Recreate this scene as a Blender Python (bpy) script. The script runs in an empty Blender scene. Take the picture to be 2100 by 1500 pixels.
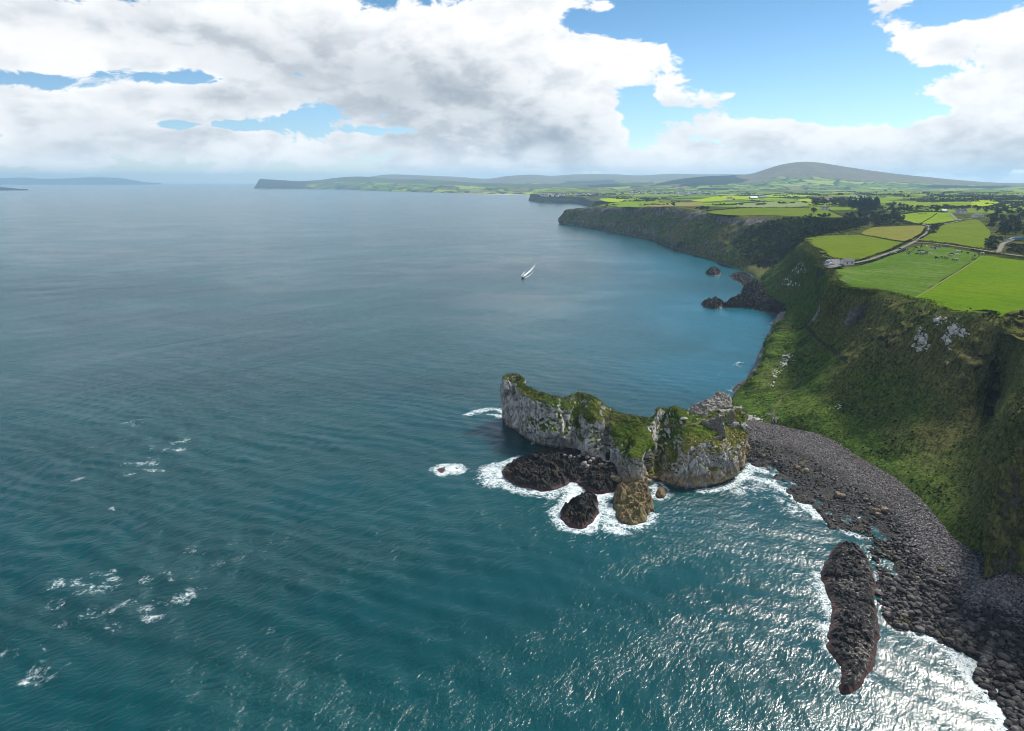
import bpy, bmesh, math, random
import numpy as np
from mathutils import Vector, Matrix, Euler
from mathutils.geometry import delaunay_2d_cdt

random.seed(7); rng = np.random.default_rng(11)
SC = bpy.context.scene
COL = SC.collection
R = math.radians

# ------------------------------------------------------------------ camera
H = 120.0                       # drone height above the sea, metres
F = 1368.0                      # focal length in photo pixels (2100 wide)
LEVEL = 371.0                   # photo row of the level line
PITCH = math.atan((750 - LEVEL) / F)
cam_d = bpy.data.cameras.new('camera'); cam = bpy.data.objects.new('camera', cam_d)
COL.objects.link(cam); SC.camera = cam
cam.location = (0, 0, H); cam.rotation_euler = (math.pi / 2 - PITCH, 0, 0)
cam_d.sensor_fit = 'HORIZONTAL'; cam_d.sensor_width = 36.0; cam_d.lens = F / 2100 * 36.0
cam_d.clip_start = 1.0; cam_d.clip_end = 90000

# ------------------------------------------------------------------ light
HAZE_DENS = 6.4e-5
SUN_AZ, SUN_EL = 46.0, 43.0     # degrees right of the view direction (+Y), above the horizon
sun_d = bpy.data.lights.new('sun', 'SUN'); sun = bpy.data.objects.new('sun', sun_d); COL.objects.link(sun)
sun_d.energy = 3.4; sun_d.angle = R(11.0); sun_d.color = (1.0, 0.95, 0.87)
sdir = Vector((math.sin(R(SUN_AZ)) * math.cos(R(SUN_EL)), math.cos(R(SUN_AZ)) * math.cos(R(SUN_EL)), math.sin(R(SUN_EL))))
sun.rotation_euler = (-sdir).to_track_quat('-Z', 'Y').to_euler(); sun.location = (300, -100, 400)

SC.view_settings.view_transform = 'Standard'; SC.view_settings.look = 'None'
SC.view_settings.exposure = 1.0; SC.view_settings.gamma = 1.0; SC.view_settings.use_curve_mapping = False
SC.render.engine = 'CYCLES'
cy = SC.cycles
cy.use_denoising = True; cy.use_adaptive_sampling = True; cy.adaptive_threshold = 0.02
try: cy.denoiser = 'OPENIMAGEDENOISE'
except Exception: pass
cy.filter_width = 0.95; cy.max_bounces = 6; cy.diffuse_bounces = 2; cy.glossy_bounces = 2; cy.transparent_max_bounces = 12; cy.volume_bounces = 0
cy.sample_clamp_indirect = 4.0; cy.sample_clamp_direct = 12.0

# ------------------------------------------------------------------ node helper
class NT:
    def __init__(s, tree): s.t = tree; s.n = tree.nodes; s.l = tree.links
    def new(s, typ, **kw):
        n = s.n.new(typ)
        for k, v in kw.items(): setattr(n, k, v)
        return n
    def put(s, sock, v):
        if v is None: return
        if isinstance(v, bpy.types.NodeSocket): s.l.new(v, sock)
        elif isinstance(v, (tuple, list)) and sock.type == 'RGBA' and len(v) == 3: sock.default_value = (*v, 1)
        else: sock.default_value = v
    def math(s, op, a, b=None, c=None, clamp=False):
        n = s.new('ShaderNodeMath', operation=op, use_clamp=clamp)
        for i, v in enumerate((a, b, c)): s.put(n.inputs[i], v)
        return n.outputs[0]
    def vmath(s, op, a, b=None, out=0):
        n = s.new('ShaderNodeVectorMath', operation=op); s.put(n.inputs[0], a); s.put(n.inputs[1], b)
        return n.outputs[out]
    def noise(s, vec, scale, detail=4, rough=.5, dist=0, lac=2.0, out=0, typ='FBM'):
        n = s.new('ShaderNodeTexNoise'); n.noise_type = typ; s.put(n.inputs['Vector'], vec)
        n.inputs['Scale'].default_value = scale; n.inputs['Detail'].default_value = detail
        n.inputs['Roughness'].default_value = rough; n.inputs['Distortion'].default_value = dist; n.inputs['Lacunarity'].default_value = lac
        return n.outputs[out]
    def voro(s, vec, scale, feature='F1', out=0, rand=1.0):
        n = s.new('ShaderNodeTexVoronoi', feature=feature); s.put(n.inputs['Vector'], vec)
        n.inputs['Scale'].default_value = scale; n.inputs['Randomness'].default_value = rand
        return n.outputs[out]
    def mix(s, f, a, b, blend='MIX'):
        n = s.new('ShaderNodeMix', data_type='RGBA', blend_type=blend)
        s.put(n.inputs[0], f); s.put(n.inputs[6], a); s.put(n.inputs[7], b); return n.outputs[2]
    def mixf(s, f, a, b):
        n = s.new('ShaderNodeMix', data_type='FLOAT'); s.put(n.inputs[0], f); s.put(n.inputs[2], a); s.put(n.inputs[3], b); return n.outputs[0]
    def ss(s, v, a, b, lo=0.0, hi=1.0):
        n = s.new('ShaderNodeMapRange', interpolation_type='SMOOTHSTEP'); s.put(n.inputs[0], v)
        n.inputs[1].default_value = a; n.inputs[2].default_value = b; n.inputs[3].default_value = lo; n.inputs[4].default_value = hi
        return n.outputs[0]
    def ramp(s, v, stops, interp='LINEAR'):
        n = s.new('ShaderNodeValToRGB'); s.put(n.inputs[0], v); e = n.color_ramp.elements; n.color_ramp.interpolation = interp
        while len(e) < len(stops): e.new(0.5)
        for el, (p, c) in zip(e, stops): el.position = p; el.color = (*c, 1)
        return n.outputs[0]
    def attr(s, name, out='Color'): return s.new('ShaderNodeAttribute', attribute_name=name).outputs[out]
    def sep(s, v):
        n = s.new('ShaderNodeSeparateXYZ'); s.put(n.inputs[0], v); return n.outputs
    def sepc(s, v):
        n = s.new('ShaderNodeSeparateColor'); s.put(n.inputs[0], v); return n.outputs
    def comb(s, x, y, z):
        n = s.new('ShaderNodeCombineXYZ')
        for i, v in enumerate((x, y, z)): s.put(n.inputs[i], v)
        return n.outputs[0]
    def scale(s, v, xyz):
        return s.vmath('MULTIPLY', v, xyz)
    def pos(s): return s.new('ShaderNodeNewGeometry').outputs['Position']
    def objc(s): return s.new('ShaderNodeTexCoord').outputs['Object']
    def bump(s, h, strength=.5, dist=.3, normal=None):
        n = s.new('ShaderNodeBump'); n.inputs['Strength'].default_value = 1.0 if not isinstance(strength, (int, float)) else strength
        if not isinstance(strength, (int, float)): s.put(n.inputs['Strength'], strength)
        n.inputs['Distance'].default_value = dist
        s.put(n.inputs['Height'], h)
        if normal is not None: s.put(n.inputs['Normal'], normal)
        return n.outputs[0]

def mat(name, rough=.9, spec=.1):
    m = bpy.data.materials.new(name); m.use_nodes = True
    nt = NT(m.node_tree); b = nt.n['Principled BSDF']
    b.inputs['Roughness'].default_value = rough; b.inputs['Specular IOR Level'].default_value = spec
    return m, nt, b

# ------------------------------------------------------------------ sky with clouds
def px_dir(u, v):
    a = (u - 1050) / F; b = -(v - 750) / F
    d = np.array([a, math.cos(PITCH) + b * math.sin(PITCH), -math.sin(PITCH) + b * math.cos(PITCH)])
    return d
def px_azel(u, v):
    d = px_dir(u, v); d = d / np.linalg.norm(d)
    return math.degrees(math.atan2(d[0], d[1])), math.degrees(math.asin(d[2]))

BLUE_HOR, BLUE_LOW, BLUE_HIGH = (0.50, 0.55, 0.66), (0.35, 0.44, 0.545), (0.20, 0.315, 0.37)
world = bpy.data.worlds.new('World'); SC.world = world; world.use_nodes = True
w = NT(world.node_tree); bg = w.n['Background']
sky = w.new('ShaderNodeTexSky', sky_type='NISHITA'); sky.sun_disc = False
sky.sun_elevation = R(SUN_EL); sky.sun_rotation = R(SUN_AZ); sky.altitude = 100; sky.air_density = 1.0; sky.dust_density = 0.2; sky.ozone_density = 2.0
dirv = w.new('ShaderNodeTexCoord').outputs['Generated']
dx, dy, dz = w.sep(dirv)
az = w.math('MULTIPLY', w.math('ARCTAN2', dx, dy), 57.2958)
el = w.math('MULTIPLY', w.math('ARCSINE', dz), 57.2958)
def blobs(lst, base=None):
    acc = base
    for (u, v, ru, rv, amp) in lst:          # photo px centre, px radii, amplitude
        a0, e0 = px_azel(u, v); ra = abs(px_azel(u + ru, v)[0] - a0); re = abs(px_azel(u, v - rv)[1] - e0)
        a = w.math('MULTIPLY', w.math('SUBTRACT', az, a0), 1 / ra); e = w.math('MULTIPLY', w.math('SUBTRACT', el, e0), 1 / re)
        r2 = w.math('ADD', w.math('MULTIPLY', a, a), w.math('MULTIPLY', e, e))
        g = w.math('MULTIPLY', w.math('EXPONENT', w.math('MULTIPLY', r2, -1.0)), amp)
        acc = g if acc is None else w.math('ADD', acc, g)
    return acc
v1 = w.scale(dirv, (1, 1, 2.0))
big = w.noise(v1, 4.5, 6, .56, 0.25)
det = w.noise(v1, 17, 6, .64, .4)
cov = blobs([
    (450, 70, 560, 130, .30), (80, 60, 260, 110, .22), (900, 170, 330, 170, .30), (1150, 140, 170, 110, .22), (1330, 112, 110, 36, .20), (1415, 108, 45, 34, .14),
    (1170, 260, 140, 80, .24), (250, 215, 330, 45, .20), (60, 250, 200, 80, .18), (420, 285, 70, 40, .20), (330, 300, 260, 40, .16), (700, 300, 260, 40, .16), (120, 318, 130, 22, .14), (850, 330, 330, 30, .16),
    (1480, 212, 85, 24, .24), (1370, 195, 40, 40, .12), (1560, 285, 170, 55, .30), (1390, 275, 60, 40, .18), (1760, 300, 230, 45, .26), (2000, 300, 220, 75, .34),
    (2090, 170, 120, 150, .28), (1990, 185, 120, 32, .24), (1800, 30, 90, 50, .36), (1900, 85, 110, 45, .34), (1240, 15, 34, 12, .14), (1650, 345, 700, 22, .20), (1060, 345, 300, 22, .16),
    (1560, 100, 200, 130, -.36), (1720, 170, 110, 90, -.26), (1660, 40, 90, 60, -.2), (1975, 8, 70, 30, -.20), (70, 165, 110, 16, -.26), (330, 158, 70, 16, -.22), (430, 160, 60, 12, -.18), (480, 258, 110, 10, -.24), (600, 240, 60, 16, -.2), (350, 256, 60, 10, -.2), (760, 268, 100, 8, -.16), (1180, 40, 40, 34, -.2), (1330, 35, 150, 50, -.34), (1310, 235, 30, 70, -.2), (1560, 225, 260, 20, -.14), (1880, 225, 90, 20, -.14),
])
cov = w.math('ADD', cov, w.ss(dy, .45, .05, 0, .13))      # behind the drone the cloud cover goes on as broken as in view
dens = w.math('ADD', w.math('ADD', cov, big), w.math('MULTIPLY', w.math('SUBTRACT', det, .5), w.ss(el, 9.0, 1.0, .56, .8)))
mask = w.ss(dens, .612, .685)
# self-shading: density towards the light (above and to the right) compared with here
v2 = w.vmath('ADD', v1, (0.015, 0.0, 0.05))
lit = w.math('SUBTRACT', w.math('ADD', big, w.math('MULTIPLY', det, .45)), w.math('ADD', w.noise(v2, 4.5, 4, .56, 0.25), w.math('MULTIPLY', w.noise(v2, 15, 3, .6, .35), .45)))
grey = blobs([(880, 215, 300, 75, .75), (760, 150, 220, 50, .35), (1110, 285, 150, 40, .7), (600, 120, 260, 45, .40), (560, 210, 150, 40, .30), (200, 265, 230, 35, .40), (300, 50, 330, 36, .30), (240, 190, 130, 20, .25), (500, 205, 200, 16, .3), (2000, 325, 170, 36, .45), (1680, 318, 260, 18, .30), (1000, 40, 220, 50, -.3), (1250, 150, 150, 70, -.35), (1660, 350, 500, 12, .25), (800, 350, 400, 10, .25)])
grey = w.math('MULTIPLY', grey, w.ss(w.noise(v1, 7, 3, .55), .25, .62, .7, 1.15))
shade = w.math('SUBTRACT', 1.0, w.math('ADD', w.math('MULTIPLY', w.math('SUBTRACT', 1.0, w.ss(lit, -.20, .12)), w.ss(el, 12.0, 2.0, .44, .52)), w.math('MULTIPLY', grey, .62)), None, True)
shade = w.math('ADD', shade, w.math('MULTIPLY', w.ss(dens, .80, .62), .22), None, True)
ccol = w.ramp(shade, [(0.0, (.37, .42, .48)), (.35, (.54, .58, .63)), (.70, (.80, .825, .855)), (1.0, (1.0, 1.0, 1.0))])
CLOUD_GAIN = 4.15
ccol = w.vmath('MULTIPLY', ccol, (CLOUD_GAIN,) * 3)
blue = w.vmath('MULTIPLY', sky.outputs[0], w.mix(w.ss(el, 2.0, 16.0), w.mix(w.ss(el, 0.0, 4.0), BLUE_HOR, BLUE_LOW), BLUE_HIGH))
skyc = w.mix(mask, blue, ccol)
w.put(bg.inputs[0], skyc); bg.inputs[1].default_value = 0.13
world.cycles.sampling_method = 'MANUAL'; world.cycles.sample_map_resolution = 512

# ------------------------------------------------------------------ geometry helpers
def at(u, v, z):                      # the point of the place at height z that the photo shows at pixel (u, v)
    d = px_dir(u, v); t = (z - H) / d[2]
    return np.array([d[0] * t, d[1] * t, z])
def at_y(u, v, y):
    d = px_dir(u, v); t = y / d[1]
    return np.array([d[0] * t, y, H + d[2] * t])

def _h(ix, iy, iz, s):
    n = (ix * 374761393 + iy * 668265263 + iz * 2147483647 + s * 974634217) & 0xFFFFFFFF
    n = ((n ^ (n >> 13)) * 1274126177) & 0xFFFFFFFF
    n = (n ^ (n >> 16)) & 0xFFFF
    return n / 32767.5 - 1.0
def vnoise(P, s=0):
    I = np.floor(P).astype(np.int64); f = P - I; f = f * f * f * (f * (f * 6 - 15) + 10)
    x, y, z = I[:, 0], I[:, 1], I[:, 2]; fx, fy, fz = f[:, 0], f[:, 1], f[:, 2]
    def L(a, b, t): return a + (b - a) * t
    c = [[[_h(x + i, y + j, z + k, s) for k in (0, 1)] for j in (0, 1)] for i in (0, 1)]
    return L(L(L(c[0][0][0], c[1][0][0], fx), L(c[0][1][0], c[1][1][0], fx), fy), L(L(c[0][0][1], c[1][0][1], fx), L(c[0][1][1], c[1][1][1], fx), fy), fz)
def fbm(P, size, octv=4, s=0, gain=.5, ridged=False):
    P = np.asarray(P, float).reshape(-1, 3) / size; a = 1.0; t = np.zeros(len(P)); tot = 0
    for o in range(octv):
        n = vnoise(P * 2.03 ** o + 17.3 * o, s + o * 7)
        if ridged: n = 1 - 2 * np.abs(n)
        t += a * n; tot += a; a *= gain
    return t / tot
def blocks(P, size, s=0):              # one random value per jointed block of rock, and the distance to the joint
    Q = np.asarray(P, float).reshape(-1, 3) / size; I = np.floor(Q).astype(np.int64); b1 = np.full(len(Q), 9.0); b2 = b1.copy(); val = np.zeros(len(Q))
    for i in (-1, 0, 1):
        for j in (-1, 0, 1):
            for k in (-1, 0, 1):
                x, y, z = I[:, 0] + i, I[:, 1] + j, I[:, 2] + k
                f = np.stack([x + .5 + .45 * _h(x, y, z, s), y + .5 + .45 * _h(x, y, z, s + 1), z + .5 + .45 * _h(x, y, z, s + 2)], 1); d = np.sqrt(((Q - f) ** 2).sum(1)); nw = d < b1
                b2 = np.where(nw, b1, np.minimum(b2, d)); val = np.where(nw, _h(x, y, z, s + 3), val); b1 = np.where(nw, d, b1)
    return val, b2 - b1
def sstep(x, a, b):
    t = np.clip((x - a) / (b - a), 0, 1); return t * t * (3 - 2 * t)

def pchip(t, Y, q):
    t = np.asarray(t, float); Y = np.asarray(Y, float); h = np.diff(t); sh = (-1,) + (1,) * (Y.ndim - 1)
    d = np.diff(Y, axis=0) / h.reshape(sh); m = np.zeros_like(Y)
    if len(t) > 2:
        w1 = (2 * h[1:] + h[:-1]).reshape(sh); w2 = (h[1:] + 2 * h[:-1]).reshape(sh)
        with np.errstate(divide='ignore', invalid='ignore'):
            hm = (w1 + w2) / (w1 / d[:-1] + w2 / d[1:])
        m[1:-1] = np.where(d[:-1] * d[1:] > 0, np.nan_to_num(hm), 0)
    m[0] = d[0]; m[-1] = d[-1]
    i = np.clip(np.searchsorted(t, q, side='right') - 1, 0, len(t) - 2)
    u = ((q - t[i]) / h[i]).reshape(sh); hh = h[i].reshape(sh)
    return (1 + 2 * u) * (1 - u) ** 2 * Y[i] + u * (1 - u) ** 2 * hh * m[i] + u * u * (3 - 2 * u) * Y[i + 1] + u * u * (u - 1) * hh * m[i + 1]

def catm(t, Y, q):                     # softer interpolation along the coast
    a = pchip(t, Y, q); m = np.gradient(np.asarray(Y, float), np.asarray(t, float), axis=0)
    t = np.asarray(t, float); h = np.diff(t); i = np.clip(np.searchsorted(t, q, side='right') - 1, 0, len(t) - 2)
    sh = (-1,) + (1,) * (np.ndim(Y) - 1); u = ((q - t[i]) / h[i]).reshape(sh); hh = h[i].reshape(sh); Y = np.asarray(Y, float)
    c = (1 + 2 * u) * (1 - u) ** 2 * Y[i] + u * (1 - u) ** 2 * hh * m[i] + u * u * (3 - 2 * u) * Y[i + 1] + u * u * (u - 1) * hh * m[i + 1]
    return .5 * a + .5 * c

def loft(C, rs, rl):
    C = np.asarray(C, float)
    ds = np.linalg.norm(np.diff(C, axis=0), axis=2).mean(1); dl = np.linalg.norm(np.diff(C, axis=1), axis=2).mean(0)
    ts = np.r_[0, np.cumsum(ds)]; tl = np.r_[0, np.cumsum(dl)]
    qs = np.linspace(0, ts[-1], max(4, int(ts[-1] / rs))); ql = np.linspace(0, tl[-1], max(4, int(tl[-1] / rl)))
    G = pchip(tl, C.transpose(1, 0, 2), ql).transpose(1, 0, 2)
    G = catm(ts, G, qs)
    return G, np.interp(qs, ts, np.arange(len(ts))), np.interp(ql, tl, np.arange(len(tl)))
def gnorm(G):
    n = np.cross(np.gradient(G, axis=0), np.gradient(G, axis=1)); n /= np.linalg.norm(n, axis=2, keepdims=True) + 1e-9
    if n[..., 2].mean() < 0: n = -n
    return n

def mesh_np(name, V, Fq, material=None, attrs=None, smooth=True):
    V = np.asarray(V, np.float32).reshape(-1, 3); Fq = np.asarray(Fq, np.int32); k = Fq.shape[1]
    me = bpy.data.meshes.new(name); me.vertices.add(len(V)); me.vertices.foreach_set('co', V.ravel())
    me.loops.add(Fq.size); me.loops.foreach_set('vertex_index', Fq.ravel())
    me.polygons.add(len(Fq)); me.polygons.foreach_set('loop_start', np.arange(0, Fq.size, k, dtype=np.int32))
    try: me.polygons.foreach_set('loop_total', np.full(len(Fq), k, np.int32))
    except Exception: pass
    me.polygons.foreach_set('use_smooth', np.full(len(Fq), smooth))
    me.update(calc_edges=True)
    for an, av in (attrs or {}).items():
        a = me.attributes.new(an, 'FLOAT_COLOR', 'POINT'); a.data.foreach_set('color', np.asarray(av, np.float32).ravel())
    if material: me.materials.append(material)
    me.validate()
    return me
def obj(name, me, parent=None, loc=None):
    o = bpy.data.objects.new(name, me); COL.objects.link(o)
    if parent: o.parent = parent
    if loc is not None: o.location = loc
    return o
def tag(o, label=None, cat=None, group=None, kind=None):
    if label: o['label'] = label
    if cat: o['category'] = cat
    if group: o['group'] = group
    if kind: o['kind'] = kind
    return o
def empty(name, loc=(0, 0, 0), rz=0):
    o = bpy.data.objects.new(name, None); COL.objects.link(o); o.location = loc; o.rotation_euler = (0, 0, rz); o.empty_display_size = .5
    return o
def grid_faces(ns, nl, flip=False):
    i = np.arange(ns - 1)[:, None] * nl + np.arange(nl - 1)[None, :]
    q = np.stack([i, i + 1, i + nl + 1, i + nl], -1).reshape(-1, 4)
    return q[:, ::-1] if flip else q
def grid_mesh(name, G, material, attrs=None, mask=None):
    ns, nl = G.shape[:2]; q = grid_faces(ns, nl)
    n = np.cross(G[1:, :-1] - G[:-1, :-1], G[:-1, 1:] - G[:-1, :-1])[..., 2].mean()
    if n > 0: q = q[:, ::-1]
    if mask is not None: q = q[mask.ravel()]
    return mesh_np(name, G, q, material, attrs)

def seg_dist(P, L, closed=False):      # distance of points P (N,2) to polyline L (M,2)
    L = np.asarray(L, float); A = L[:-1]; B = L[1:]
    if closed: A = L; B = np.roll(L, -1, 0)
    if len(P) < 800:
        ab = B - A; t = np.clip(((P[:, None] - A) * ab).sum(2) / ((ab * ab).sum(1) + 1e-12), 0, 1); d = P[:, None] - A - t[..., None] * ab
        return np.sqrt((d * d).sum(2).min(1))
    best = np.full(len(P), 1e18)
    for a, b in zip(A, B):
        ab = b - a; t = np.clip(((P - a) @ ab) / (ab @ ab + 1e-12), 0, 1); d = P - a - t[:, None] * ab
        best = np.minimum(best, (d * d).sum(1))
    return np.sqrt(best)
def inside(P, L):
    L = np.asarray(L, float); r = np.zeros(len(P), bool); x, y = P[:, 0], P[:, 1]
    for (x1, y1), (x2, y2) in zip(L, np.roll(L, -1, 0)):
        if y1 == y2: continue
        c = ((y1 > y) != (y2 > y)) & (x < (x2 - x1) * (y - y1) / (y2 - y1) + x1); r ^= c
    return r
def smooth_poly(L, n=6, closed=True):
    L = np.asarray(L, float); k = len(L); out = []
    for i in range(k if closed else k - 1):
        p0, p1, p2, p3 = (L[(i - 1) % k], L[i], L[(i + 1) % k], L[(i + 2) % k]) if closed else (L[max(i - 1, 0)], L[i], L[i + 1], L[min(i + 2, k - 1)])
        for t in np.linspace(0, 1, n, endpoint=False):
            out.append(.5 * (2 * p1 + (p2 - p0) * t + (2 * p0 - 5 * p1 + 4 * p2 - p3) * t * t + (3 * p1 - p0 - 3 * p2 + p3) * t ** 3))
    if not closed: out.append(L[-1])
    return np.array(out)
def polypx(px, z=0.0):
    return np.array([at(u, v, z)[:2] for u, v in px])
# ------------------------------------------------------------------ materials of the land
def land_mat(name, g_dark, g_mid, g_dry, streak=0, lime=(.36, .345, .335), lime_d=(.13, .125, .12), px=1.0):
    m, n, b = mat(name, .95, .0)
    p = n.pos(); a = n.attr('mat'); r, g, bl = n.sepc(a)[:3]; al = n.attr('mat', 'Alpha')
    pz = n.sep(p)[2]
    n1 = n.noise(p, .035 / px, 5, .6); n2 = n.noise(p, .16 / px, 6, .72, .6); n3 = n.noise(n.scale(p, (1, 1, .6)), .95 / px, 4, .75)
    gcol = n.mix(n.ss(n2, .36, .64), g_dark, g_mid)
    gcol = n.mix(n.math('MULTIPLY', n.ss(n.math('ADD', n.math('MULTIPLY', n1, .6), n.math('MULTIPLY', bl, .75)), .38, .78), n.ss(n3, .3, .6, .35, 1)), gcol, g_dry)
    gcol = n.mix(n.ss(n3, .38, .60), n.vmath('MULTIPLY', gcol, (.42, .45, .42)), n.vmath('MULTIPLY', gcol, (1.25, 1.22, 1.1)))
    if streak:
        sv_ = n.attr('st'); s1 = n.noise(n.scale(sv_, (.20, .022, 0)), 1.0, 5, .68, .6); s2 = n.noise(n.scale(sv_, (.7, .10, 0)), 1.0, 4, .7, .4)
        gcol = n.mix(n.math('MULTIPLY', n.ss(n.math('ADD', s1, n.math('MULTIPLY', n.math('SUBTRACT', bl, .45), .25)), .48, .68), .55), gcol, n.mix(n.ss(s2, .4, .6), (.075, .060, .028), g_dry))
        gcol = n.mix(n.math('MULTIPLY', n.ss(s2, .54, .34), .55), gcol, n.vmath('MULTIPLY', gcol, (.42, .46, .42)))
    # limestone: pale with grey weathering, dark joints and rusty foot
    st = n.scale(p, (1, 1, .4))
    l1 = n.noise(st, .5 / px, 7, .66, .5); l2 = n.noise(p, .12 / px, 4, .6); cr = n.voro(n.vmath('ADD', n.scale(p, (1, 1, .7)), n.vmath('MULTIPLY', n.noise(p, .5 / px, 3, .6, out=1), (2.0,) * 3)), .42 / px, 'DISTANCE_TO_EDGE')
    lc = n.mix(n.ss(l1, .36, .60), lime_d, lime); lc = n.mix(n.ss(l2, .42, .62, 0, .55), lc, (.24, .225, .20))
    lc = n.mix(n.ss(cr, .0, .06, .55, 0), lc, (.07, .065, .06))
    bas = n.mix(n.ss(l1, .34, .66), (.016, .015, .015), (.07, .062, .055))
    rock = n.mix(g, bas, lc)
    rust = n.mix(n.ss(n.noise(p, .5, 5, .65), .4, .6), (.20, .135, .065), (.42, .32, .19))
    rust = n.mix(n.ss(pz, 1.6, .5), rust, (.03, .022, .022))
    stn = n.math('MULTIPLY', al, n.ss(n.noise(p, .3, 4, .6), .35, .55, .45, 1))
    rock = n.mix(stn, rock, rust)
    rk = n.ss(n.math('ADD', r, n.math('MULTIPLY', n.math('SUBTRACT', n.noise(p, .45 / px, 6, .68, .3), .5), .9)), .42, .56)
    col = n.mix(rk, gcol, rock)
    n.put(b.inputs['Base Color'], col)
    hg = n.math('ADD', n.math('MULTIPLY', n3, .7), n.math('MULTIPLY', n.noise(p, 4.0 / px, 3, .7), .35))
    hr = n.math('ADD', n.math('MULTIPLY', l1, 1.6), n.math('ADD', n.math('MULTIPLY', n.noise(p, 2.2 / px, 5, .7), .6), n.math('MULTIPLY', n.ss(cr, 0, .12), .25)))
    n.put(b.inputs['Normal'], n.bump(n.mixf(rk, hg, hr), .9, .75 * px))
    return m
M_BAY = land_mat('bay_turf_and_rock', (.048, .090, .020), (.105, .160, .035), (.140, .132, .058), streak=1)
M_MID = land_mat('far_cliff_turf_and_basalt', (.034, .064, .020), (.115, .165, .040), (.145, .128, .056), lime=(.36, .335, .30), lime_d=(.08, .075, .068), px=2.4, streak=1)
M_HEAD = land_mat('headland_turf_and_limestone', (.034, .068, .010), (.092, .136, .021), (.15, .14, .042), lime=(.66, .635, .605), lime_d=(.17, .16, .155), px=.9)

def rock_mat(name, c_lo, c_hi, c_tide=(.035, .020, .018), spot=None, spot_amt=0, px=1.0, tide=1.2, crust=None):
    m, n, b = mat(name, .85, .25); p = n.pos(); pz = n.sep(p)[2]
    a = n.noise(p, .7 / px, 7, .68, .4); f = n.noise(p, 3.0 / px, 5, .7)
    c = n.mix(n.ss(a, .36, .66), c_lo, c_hi); c = n.mix(n.ss(f, .35, .62, .55, 0), c, (.008, .008, .009))
    if spot: c = n.mix(n.ss(n.math('ADD', n.noise(p, .16 / px, 5, .6), n.math('MULTIPLY', f, .35)), .66 - spot_amt, .78 - spot_amt), c, spot)
    if crust: c = n.mix(n.math('MULTIPLY', n.ss(n.math('ADD', n.noise(p, 1.0, 5, .75), n.math('MULTIPLY', n.math('SUBTRACT', n.noise(p, .12, 3), .5), .5)), .55, .61), n.ss(pz, .9, 1.5)), c, crust)
    t = n.ss(n.math('ADD', pz, n.math('MULTIPLY', n.noise(p, .5, 3), 1.4)), tide + 1.0, tide + .1)
    c = n.mix(t, c, n.mix(n.ss(f, .4, .6), c_tide, tuple(x * 2.2 for x in c_tide)))
    n.put(b.inputs['Base Color'], c)
    n.put(b.inputs['Normal'], n.bump(n.math('ADD', a, n.math('MULTIPLY', f, .5)), .95, .8 * px))
    n.put(b.inputs['Roughness'], n.mixf(t, .85, .5))
    return m
M_SKERRY = rock_mat('dark_basalt_skerry', (.012, .012, .013), (.048, .042, .039), (.050, .022, .022), spot=(.12, .075, .03), spot_amt=-.10)
M_LONG = rock_mat('barnacled_basalt', (.012, .012, .014), (.045, .043, .042), (.055, .026, .024), crust=(.27, .245, .21))
M_YELLOW = rock_mat('lichen_limestone', (.10, .068, .032), (.38, .285, .155), (.045, .026, .02), spot=(.21, .175, .075), spot_amt=.03, tide=.4)
M_PALE = rock_mat('pale_limestone_boulder', (.22, .20, .18), (.50, .46, .41), (.2, .17, .13), tide=-3)
M_TAN = rock_mat('tan_rock', (.20, .15, .09), (.42, .34, .24), (.09, .06, .04), tide=-.2)

# ------------------------------------------------------------------ height of the farmland on the cliff tops
def solve(u, v, prev, k):              # point on the ray through (u, v) whose setback from prev is k times its rise
    d = px_dir(u, v); T = -d[2] / d[1]; yp, zp = prev[1], prev[2]
    z = (H - T * yp + k * T * zp) / (1 + k * T); return at_y(u, v, yp + k * (z - zp))

MID = [  # shore, then rising points to the cliff edge, photo pixels; far headland first
    [(1149, 459), (1152, 451), (1156, 443), (1162, 435), (1172, 429)],
    [(1172, 462), (1176, 452), (1181, 443), (1186, 434), (1195, 427)],
    [(1215, 468), (1220, 457), (1226, 445), (1232, 434), (1240, 425)],
    [(1260, 477), (1268, 464), (1278, 449), (1284, 436), (1290, 425)],
    [(1310, 487), (1316, 472), (1323, 455), (1330, 440), (1335, 425)],
    [(1342, 494), (1350, 478), (1360, 459), (1370, 441), (1378, 424)],
    [(1375, 508), (1384, 489), (1396, 467), (1410, 446), (1422, 430)],
    [(1415, 521), (1424, 500), (1438, 475), (1455, 453), (1470, 438)],
    [(1455, 533), (1468, 511), (1488, 485), (1510, 461), (1530, 443)],
    [(1490, 546), (1510, 522), (1538, 494), (1566, 466), (1590, 444)],
    [(1522, 556), (1545, 533), (1582, 503), (1618, 472), (1650, 447)],
]
MK = [.45, .9, .9, .35]
mid_ctrl = []
for st in MID:
    p = [at(*st[0], 0)]
    for (u, v), k in zip(st[1:], MK): p.append(solve(u, v, p[-1], k))
    mid_ctrl.append(p)
GULLY = [
    [(1545, 562, 1), (1600, 528, 14), (1670, 492, 34), (1740, 468, 50), (1800, 450, 63)],
    [(1550, 572, 1), (1596, 538, 9), (1655, 505, 27), (1720, 480, 47), (1790, 460, 62)],
    [(1546, 584, 0), (1582, 556, 10), (1616, 524, 31), (1636, 503, 51), (1668, 486, 61)],
]
for st in GULLY: mid_ctrl.append([at(*q) for q in st])
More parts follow.
